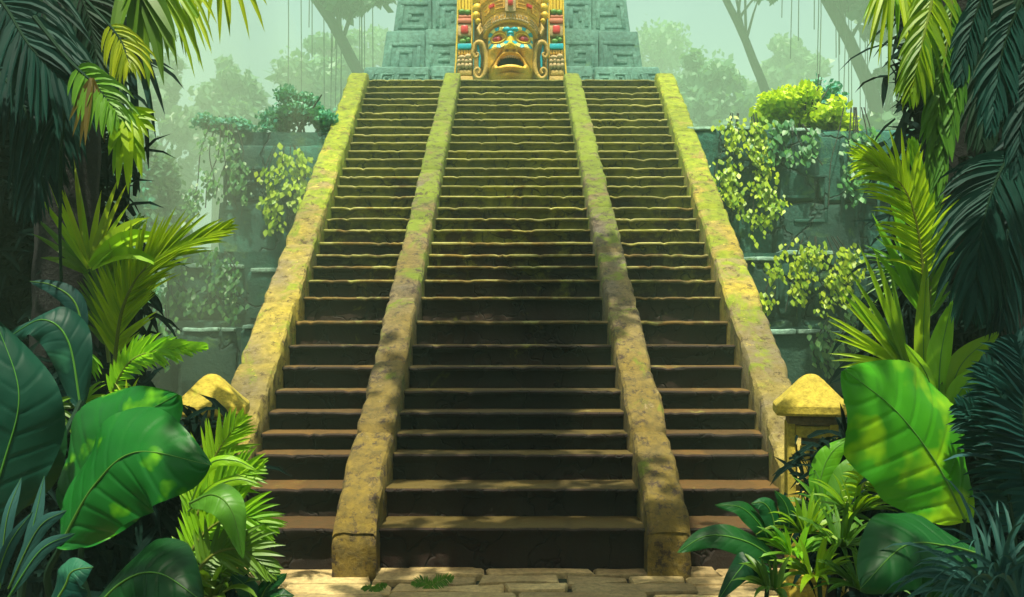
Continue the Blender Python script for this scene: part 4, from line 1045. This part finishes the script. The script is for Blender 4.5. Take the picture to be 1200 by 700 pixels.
# broad leaves in the shade at the left edge
be = thing_plant('banana_plant', (-2.3, 3.9, 0), 'shaded blue-green broad-leaved plant at the left edge', 'plant')
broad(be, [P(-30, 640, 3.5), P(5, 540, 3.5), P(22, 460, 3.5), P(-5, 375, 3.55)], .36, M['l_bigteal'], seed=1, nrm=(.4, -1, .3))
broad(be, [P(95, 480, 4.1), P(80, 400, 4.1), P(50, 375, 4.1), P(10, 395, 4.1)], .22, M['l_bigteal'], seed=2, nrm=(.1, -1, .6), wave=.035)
broad(be, [P(100, 400, 4.3), P(88, 355, 4.3), P(62, 335, 4.3), P(35, 330, 4.3)], .10, M['l_teal'], seed=3, nrm=(.1, -1, .6))
broad(be, [P(-40, 620, 3.7), P(30, 560, 3.7), P(50, 500, 3.7), P(48, 440, 3.75)], .22, M['l_bigdark'], seed=4, nrm=(.3, -1, .2))
stem(be, [(-2.3, 3.9, 0), P(40, 600, 3.8), P(95, 470, 4.1)], .02, M['rachis_d'])
# two big oval leaves
bo = thing_plant('elephant_ear', (-1.75, 3.9, 0), 'large glossy oval leaves with painted yellow sun dapples beside the left stair foot', 'plant')
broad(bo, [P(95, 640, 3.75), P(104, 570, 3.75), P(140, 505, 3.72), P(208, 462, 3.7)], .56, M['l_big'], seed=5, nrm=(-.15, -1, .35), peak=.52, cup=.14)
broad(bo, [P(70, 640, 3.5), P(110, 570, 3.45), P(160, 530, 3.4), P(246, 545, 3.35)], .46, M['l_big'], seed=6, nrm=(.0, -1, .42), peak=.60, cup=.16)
broad(bo, [P(90, 740, 3.2), P(140, 685, 3.15), P(185, 672, 3.1), P(238, 705, 3.05)], .40, M['l_bigdark'], seed=7, nrm=(0, -1, .9), peak=.5, cup=.25)
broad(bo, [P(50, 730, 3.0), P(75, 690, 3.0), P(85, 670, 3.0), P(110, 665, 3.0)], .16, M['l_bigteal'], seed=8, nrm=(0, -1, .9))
stem(bo, [(-1.75, 3.9, 0), P(100, 690, 3.8), P(95, 635, 3.75)], .02, M['rachis_d']); stem(bo, [(-1.75, 3.9, 0), P(60, 700, 3.6), P(72, 636, 3.5)], .02, M['rachis_d'])
# blue-grey blades
bg = thing_plant('blade_plant', (-1.95, 3.2, 0), 'blue-grey blades in the bottom left corner', 'plant')
for (a, b, c, wd, s) in ((P(15, 690, 3.1), P(38, 620, 3.1), P(52, 558, 3.15), .05, 1), (P(10, 690, 3.0), P(45, 620, 3.0), P(78, 598, 3.0), .055, 2), (P(10, 700, 2.9), P(48, 645, 2.9), P(88, 625, 2.9), .05, 3), (P(0, 690, 3.05), P(8, 610, 3.05), P(25, 560, 3.1), .045, 4), (P(-10, 700, 2.9), P(10, 640, 2.9), P(38, 600, 2.9), .045, 5)):
    broad(bg, [a, b, c], wd, M['l_blue'], seed=s, peak=.5, rib=.003, veins=4, wave=0)
# spiky fern beside the stair
fs = thing_plant('spiky_fern', (-1.6, 4.5, 0), 'bright green spiky fern whose fronds point over the lowest left steps', 'fern')
frond(fs, [P(232, 600, 4.3), P(240, 560, 4.3), P(258, 525, 4.3), P(282, 492, 4.3)], .22, M['l_lime'], M['rachis'], 18, .026, droop=.25, ang=(60, 18), seed=30, tint=.5, start=.02)
frond(fs, [P(222, 620, 4.2), P(246, 580, 4.2), P(272, 560, 4.2), P(300, 548, 4.2)], .20, M['l_lime'], M['rachis'], 15, .034, droop=.3, ang=(55, 14), seed=31, tint=.5, start=.02)
frond(fs, [P(215, 660, 4.1), P(245, 620, 4.1), P(280, 605, 4.1), P(318, 615, 4.1)], .24, M['l_lime'], M['rachis'], 18, .030, droop=.35, ang=(66, 16), seed=32, tint=.6, start=.02)
frond(fs, [P(215, 690, 4.0), P(250, 650, 4.0), P(285, 645, 4.0), P(318, 668, 4.0)], .20, M['l_green'], M['rachis'], 18, .030, droop=.35, ang=(64, 16), seed=33, tint=.7, start=.02)
broad(fs, [P(222, 590, 4.0), P(250, 580, 3.95), P(272, 600, 3.9), P(285, 655, 3.9)], .16, M['l_green'], seed=34, nrm=(.2, -1, .7), tint=.9)
broad(fs, [P(222, 592, 4.1), P(245, 545, 4.1), P(275, 540, 4.1), P(302, 552, 4.1)], .06, M['l_lime'], seed=35, nrm=(0, -1, .7), rib=.004)
broad(fs, [P(220, 600, 4.1), P(250, 572, 4.1), P(280, 562, 4.1), P(308, 570, 4.1)], .06, M['l_lime'], seed=36, nrm=(0, -1, .7), rib=.004)
stem(fs, [(-1.6, 4.5, 0), P(225, 660, 4.3), P(232, 600, 4.3)], .014, M['rachis'])
blades(fs, P(250, 700, 4.1), 26, .36, M['l_green'], .045, seed=37, droop=1.1, tint=.3)
ds = thing_plant('broadleaf_seedling', (-1.12, 4.2, 0), 'dark broad-leaved seedling at the corner of the paving', 'plant')
for s, (a, b, c) in enumerate(((P(300, 720, 4.1), P(312, 690, 4.1), P(336, 672, 4.1)), (P(300, 720, 4.1), P(290, 690, 4.1), P(270, 672, 4.1)), (P(300, 722, 4.0), P(322, 700, 4.0), P(345, 698, 4.0)))):
    broad(ds, [a, b, c], .10, M['l_bigdark'], seed=s, nrm=(0, -1, .9), rib=.004)

# small sprigs on the paving
for k, (px, row, s, lab) in enumerate(((437, 694, .07, 'tiny sprig between the flagstones, the more ragged one'), (504, 690, .12, 'small curling fern sprig on the flagstones near the middle steps'))):
    b = P(px, row, 1700 / (row - 400)); b.z = 0.01
    t = thing_plant('fern_sprig', b, lab, 'fern')
    frond(t, [b, b + Vector((s*.6, 0, s*.35)), b + Vector((s*1.3, 0, s*.55))], s*.5, M['l_green'], M['rachis'], 12, .012, seed=k, ang=(70, 40), rad=.003, start=.02)
    frond(t, [b, b + Vector((-s*.4, 0, s*.3)), b + Vector((-s*1.0, -.02, s*.25))], s*.45, M['l_green'], M['rachis'], 10, .012, seed=k+5, ang=(70, 40), rad=.003, start=.02)

# ------------------------------------------------------------------ right jungle
rp = thing_plant('palm_tree', (2.75, 5.0, 0), 'palm at the top right with a bright feathery frond hanging beside the mist', 'palm')
trunk(rp, [(2.95, 5.6, 0), (2.9, 5.5, 2.2), (2.7, 5.2, 4.6)], .15)
fan(rp, P(1046, -45, 4.5), [-120, -114, -108, -103, -98, -93, -88, -83, -78, -73, -68, -62, -56, -50], [.46, .55, .6, .58, .60, .66, .68, .76, .72, .74, .66, .56, .52, .5], M['l_yellow'], .034, droop=.4, seed=60)
fan(rp, P(1050, -40, 4.6), [-130, -122, -112, -104, -96, -89, -82, -74, -66, -58, -48], .42, M['l_lime'], .034, droop=.6, seed=61)
frond(rp, [P(1100, -60, 4.2), P(1092, 0, 4.15), P(1078, 60, 4.1), P(1066, 110, 4.1)], .26, M['l_yellow'], M['rachis'], 24, .030, droop=.9, ang=(50, 14), seed=62, tint=.1)
frond(rp, [P(1120, -30, 4.3), P(1108, 60, 4.3), P(1098, 130, 4.3), P(1092, 215, 4.3)], .24, M['l_green'], M['rachis'], 28, .034, droop=.8, ang=(36, 10), seed=63, tint=.5)
frond(rp, [P(1140, 30, 4.3), P(1122, 100, 4.3), P(1108, 160, 4.3), P(1098, 240, 4.3)], .18, M['l_green'], M['rachis'], 28, .034, droop=.6, ang=(24, 8), seed=64, tint=.4)
rd = thing_plant('palm_tree', (3.1, 4.9, 0), 'dark palm at the right edge with hanging blue-green leaves', 'palm')
trunk(rd, [(3.1, 4.9, 0), (3.05, 4.9, 2.2), (2.95, 4.8, 4.4)], .24)
frond(rd, [P(1165, -40, 4.0), P(1145, 10, 4.0), P(1132, 50, 4.0), P(1122, 95, 4.0)], .17, M['l_teal'], M['rachis_d'], 26, .03, droop=.9, ang=(46, 14), seed=65, tint=.95)
frond(rd, [P(1200, -10, 3.8), P(1180, 40, 3.8), P(1168, 90, 3.8), P(1158, 150, 3.8)], .21, M['l_teal'], M['rachis_d'], 30, .032, droop=.9, ang=(46, 14), seed=66, tint=1.0)
frond(rd, [P(1225, 40, 3.8), P(1206, 90, 3.8), P(1196, 140, 3.8), P(1188, 200, 3.8)], .20, M['l_teal'], M['rachis_d'], 28, .032, droop=.9, ang=(46, 14), seed=67, tint=.4)
frond(rd, [P(1195, 170, 4.2), P(1170, 205, 4.15), P(1150, 270, 4.1), P(1140, 360, 4.1)], .42, M['l_teal'], M['rachis_d'], 34, .034, droop=1.0, ang=(60, 16), seed=68, tint=.6)
frond(rd, [P(1220, 120, 4.4), P(1195, 200, 4.3), P(1180, 280, 4.3), P(1176, 370, 4.3)], .44, M['l_teal'], M['rachis_d'], 34, .036, droop=1.0, ang=(50, 16), seed=69, tint=.2)
frond(rd, [P(1230, -60, 4.6), P(1190, 0, 4.5), P(1160, 80, 4.5), P(1150, 160, 4.5)], .4, M['l_dark'], M['rachis_d'], 32, .036, droop=1.0, ang=(50, 16), seed=70, tint=.5)
dense(1175, 130, 5.9, .70, .6, 1.25, 'tall dark shrub at the right edge behind the hanging leaves', 1500, .34, 71)
dense(1125, 60, 6.4, .45, .5, .9, 'dark foliage mass above the right palm frond', 900, .32, 76)
dense(1165, 340, 5.6, .62, .5, .9, 'dark shrub at the right edge at eye height', 1400, .30, 72)
dense(1120, 460, 5.4, .60, .5, .6, 'dark shrub behind the aloe-like blades', 1100, .28, 73)
dense(1150, 600, 4.6, .6, .5, .6, 'low dark shrub in the bottom right', 1200, .26, 74)
dense(1000, 590, 5.0, .35, .35, .40, 'low dark shrub beside the right lantern', 700, .2, 75)
# plume plant: long pale blades rising and arching left
pl = thing_plant('plume_palm', (2.5, 5.3, 0), 'tall plume of yellow-green blades arching left before the right wall', 'palm')
stem(pl, [(2.5, 5.3, 0), P(1082, 500, 5.1), P(1080, 380, 4.9)], .02, M['rachis_d'])
frond(pl, [P(1082, 400, 4.9), P(1080, 300, 4.85), P(1060, 222, 4.8), P(1012, 186, 4.75)], .33, M['l_yellow'], M['rachis'], 40, .030, droop=.55, ang=(52, 12), seed=80, start=.25, tint=.9, nrm=(-.2, -1, .6))
frond(pl, [P(1086, 400, 4.9), P(1090, 320, 4.9), P(1082, 250, 4.9), P(1070, 175, 4.9)], .30, M['l_lime'], M['rachis'], 26, .040, droop=.25, ang=(28, 6), seed=81, tint=.3)
fan(pl, P(1082, 370, 4.9), [80, 87, 94, 100, 107, 114, 122], [.62, .95, 1.0, .8, .7, .6, .5], M['l_lime'], .055, droop=.1, seed=82, tint=.2, shape=1)
fan(pl, P(1066, 318, 5.2), [100, 114, 127, 138, 148, 158, 168, 178, 190, 202, 214, 226], .30, M['l_green'], .022, droop=.3, seed=83, tint=.8)
# radial feather fronds
rf = thing_plant('fan_palm', (2.25, 4.9, 0), 'fan palm with bright fingers spread left above the right lantern', 'palm')
stem(rf, [(2.25, 4.9, 0), P(1066, 520, 4.8), P(1058, 432, 4.7)], .016, M['rachis'])
fan(rf, P(1058, 432, 4.7), [128, 134, 140, 146, 152, 158, 165, 172, 180, 188, 196, 204], [.52, .50, .48, .44, .42, .40, .38, .36, .35, .33, .30, .26], M['l_lime'], .034, droop=.3, seed=84, tint=1.0)
fan(rf, P(1062, 430, 4.75), [96, 102, 108, 114, 120, 126], [.58, .66, .74, .66, .56, .56], M['l_yellow'], .042, droop=.15, seed=85, tint=.2, shape=1)
# broad upright blades
ab = thing_plant('agave', (2.3, 4.6, 0), 'agave-like plant with upright pale green blades at the right', 'plant')
for s, (a, b, c, wd) in enumerate(((P(1100, 500, 4.4), P(1102, 420, 4.4), P(1116, 352, 4.4), .13), (P(1105, 500, 4.4), P(1125, 430, 4.4), P(1172, 388, 4.35), .12), (P(1096, 500, 4.4), P(1088, 445, 4.35), P(1060, 402, 4.3), .10), (P(1106, 505, 4.3), P(1128, 455, 4.3), P(1165, 428, 4.25), .11), (P(1090, 500, 4.5), P(1082, 410, 4.5), P(1086, 300, 4.55), .09), (P(1110, 510, 4.2), P(1150, 470, 4.2), P(1200, 440, 4.2), .13))):
    broad(ab, [a, b, c], wd, M['l_lime'] if s != 5 else M['l_blue'], seed=90+s, peak=.5, rib=.005, veins=5, nrm=(.1, -1, .5), wave=.005, tint=.85)
stem(ab, [(2.3, 4.6, 0), P(1104, 600, 4.5), P(1100, 500, 4.4)], .03, M['rachis_d'])
# big heart leaves
eh = thing_plant('elephant_ear', (2.0, 4.2, 0), 'huge bright heart-shaped leaf leaning beside the right lantern', 'plant')
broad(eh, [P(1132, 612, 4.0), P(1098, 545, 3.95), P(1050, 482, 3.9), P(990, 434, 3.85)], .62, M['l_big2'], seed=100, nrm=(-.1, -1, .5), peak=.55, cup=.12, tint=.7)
broad(eh, [P(1150, 650, 3.6), P(1110, 640, 3.55), P(1060, 640, 3.5), P(1008, 690, 3.4)], .40, M['l_bigdark'], seed=101, nrm=(-.1, -1, .8), peak=.5, cup=.2, tint=.8)
stem(eh, [(2.0, 4.2, 0), P(1120, 680, 4.1), P(1130, 608, 4.0)], .02, M['rachis_d'])
# fern fronds right of it
fr = thing_plant('blue_fern', (2.35, 4.1, 0), 'shaded blue-green fern at the right edge', 'fern')
frond(fr, [P(1190, 640, 3.9), P(1180, 570, 3.9), P(1160, 510, 3.9), P(1125, 478, 3.9)], .20, M['l_teal'], M['rachis_d'], 24, .034, droop=.5, ang=(74, 30), seed=110, tint=.9)
frond(fr, [P(1210, 600, 3.8), P(1195, 540, 3.8), P(1180, 480, 3.8), P(1150, 430, 3.8)], .22, M['l_teal'], M['rachis_d'], 24, .034, droop=.5, ang=(70, 30), seed=111, tint=.7)
frond(fr, [P(1210, 560, 3.7), P(1200, 500, 3.7), P(1200, 440, 3.7), P(1190, 400, 3.7)], .24, M['l_teal'], M['rachis_d'], 22, .034, droop=.5, ang=(60, 30), seed=112, tint=.3)
blades(fr, P(1205, 560, 3.9), 26, .42, M['l_blue'], .045, seed=113, droop=1.1, tint=.2)
gr = thing_plant('arching_grass', (2.0, 3.2, 0), 'arching blue-green grass tussock in the bottom right corner', 'grass')
m = MB(); rr = random.Random(9)
for i in range(80):
    b = P(1175 + rr.uniform(-25, 25), 715, 3.2 + rr.uniform(-.15, .15)); a = rr.uniform(60, 170)
    d = Vector((math.cos(R(a)), rr.uniform(-.6, .3), math.sin(R(a)) + .55)).normalized()
    strip(m, b, d, rr.uniform(.30, .55), .022, Vector((0, -1, .3)), 2.2, 9, .2, 0, rr.uniform(.2, 1))
m.build('leaf_tuft', M['l_blue'], gr)
# leafy bush in front of the lantern
lb = thing_plant('leafy_shrub', (1.65, 4.5, 0), 'olive-green bush of short blades in front of the right lantern', 'shrub')
for s, (px, row, D, n, l) in enumerate(((945, 625, 4.5, 34, .24), (985, 640, 4.4, 34, .26), (955, 675, 4.3, 30, .22), (905, 690, 4.2, 24, .20), (1000, 600, 4.6, 28, .26), (1010, 690, 4.2, 24, .22), (930, 650, 4.4, 24, .2), (970, 605, 4.7, 24, .26))):
    blades(lb, P(px, row, D), n, l, M['l_green'] if s % 2 else M['l_lime'], .034, seed=120+s, droop=.9, tint=.25, el=(10, 85))
stem(lb, [(1.65, 4.5, 0), P(960, 680, 4.45), P(960, 640, 4.45)], .015, M['rachis_d'])
bl = thing_plant('arching_plant', (1.75, 4.9, 0), 'two arching pale leaves rising behind the right leafy bush', 'plant')
broad(bl, [P(960, 600, 4.8), P(962, 560, 4.8), P(975, 530, 4.8), P(1000, 512, 4.8)], .14, M['l_lime'], seed=130, nrm=(-.3, -1, .5), rib=.005, tint=.3)
broad(bl, [P(975, 620, 4.7), P(985, 575, 4.7), P(1005, 545, 4.7), P(1035, 535, 4.7)], .15, M['l_green'], seed=131, nrm=(-.2, -1, .5), rib=.005, tint=.7)
frond(bl, [P(1000, 600, 4.6), P(1015, 560, 4.55), P(1035, 545, 4.5), P(1050, 560, 4.5)], .14, M['l_lime'], M['rachis'], 16, .024, droop=.8, ang=(80, 30), seed=132)
# glossy dark plant leaning over the flight
gd = thing_plant('glossy_plant', (1.35, 4.6, 0), 'glossy dark plant with bright leaf tips beside the right stair foot', 'plant')
broad(gd, [P(905, 640, 4.5), P(890, 615, 4.5), P(868, 595, 4.5), P(838, 592, 4.5)], .11, M['l_bigdark'], seed=140, nrm=(0, -1, .8), rib=.005, tint=.9)
broad(gd, [P(910, 635, 4.5), P(905, 605, 4.5), P(895, 590, 4.5), P(880, 590, 4.5)], .11, M['l_bigdark'], seed=141, nrm=(0, -1, .6), rib=.005, tint=.6)
broad(gd, [P(915, 660, 4.4), P(875, 635, 4.4), P(830, 628, 4.4), P(793, 648, 4.4)], .15, M['l_bigdark'], seed=142, nrm=(0, -1, .8), rib=.006, tint=.8)
broad(gd, [P(915, 680, 4.3), P(880, 660, 4.3), P(865, 670, 4.3), P(840, 706, 4.25)], .13, M['l_bigdark'], seed=143, nrm=(0, -1, .8), rib=.006, tint=.1)
broad(gd, [P(920, 640, 4.5), P(925, 610, 4.5), P(920, 590, 4.5), P(908, 575, 4.5)], .09, M['l_bigdark'], seed=144, nrm=(0, -1, .6), rib=.005, tint=.5)
stem(gd, [(1.35, 4.6, 0), P(900, 680, 4.55), P(908, 640, 4.5)], .014, M['rachis_d'])

# ------------------------------------------------------------------ canopy out of view, added and gapped to shape the shade
def canopy(x, y, clumps, n, size, label, seed):
    t = empty('shade_canopy', (x, y, 0), label, 'tree', 'unseen canopy added for shade')
    m = MB(); m.tube(spline([(x, y, 0), (x, y, 3), (x*.95, y, 7)], 12), [.5 - .02*i for i in range(12)], 10)
    for c, r in clumps: m.tube(spline([(x, y, 4.5), ((x + c[0])/2, (y + c[1])/2, c[2] - .3), c], 8), [.16*(1 - .1*i) for i in range(8)], 6)
    m.build('trunk', M['bark_d'], t)
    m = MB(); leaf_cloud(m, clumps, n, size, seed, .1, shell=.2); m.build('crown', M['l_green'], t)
canopy(-6.5, 2.5, [((-5.0, 2.2, 6.6), (1.6, 2.0, .7)), ((-4.0, 3.6, 6.6), (.9, 1.5, .5)), ((-5.2, 4.6, 7.4), (1.7, 1.6, .7)), ((-3.8, 1.2, 6.8), (1.0, 1.4, .5)), ((-4.4, -1, 6.6), (2.4, 2, .6)), ((-6.2, 8.8, 8.6), (1.5, 2.1, .6)), ((-3.40, 8.6, 9.0), (.30, 2.0, .5))], 15000, .26, 'unseen canopy tree added left of the clearing to shade it and shape a beam', 201)
canopy(6.5, 2.5, [((4.6, 2.2, 6.6), (1.5, 2.0, .7)), ((3.6, 3.6, 6.6), (.9, 1.5, .5)), ((5.0, 4.6, 7.4), (1.8, 1.6, .7)), ((3.4, 1.2, 6.8), (1.0, 1.4, .5)), ((4.2, -1, 6.6), (2.4, 2, .6)), ((5.4, 8.3, 8.4), (2.2, 1.5, .6))], 15000, .26, 'unseen canopy tree added right of the clearing to shade it', 202)
canopy(-1.5, -5.0, [((-.8, .2, 7.2), (1.2, 1.6, .5)), ((.5, .6, 7.4), (1.1, 1.6, .5)), ((-.7, 2.6, 7.6), (1.0, 1.4, .5)), ((.2, 3.4, 7.8), (1.0, 1.3, .4)), ((-.6, 5.2, 9.0), (1.0, 1.4, .4)), ((.3, 6.6, 10.0), (1.0, 1.3, .4)), ((-3, -3, 7), (2.6, 2.4, 1)), ((3, -3, 7), (2.6, 2.4, 1)), ((0, -2.4, 7), (2.6, 2, .8)), ((0, -6, 7), (5, 3, 1))], 28000, .26, 'unseen canopy tree added behind the viewer to shade the foot of the stair', 203)
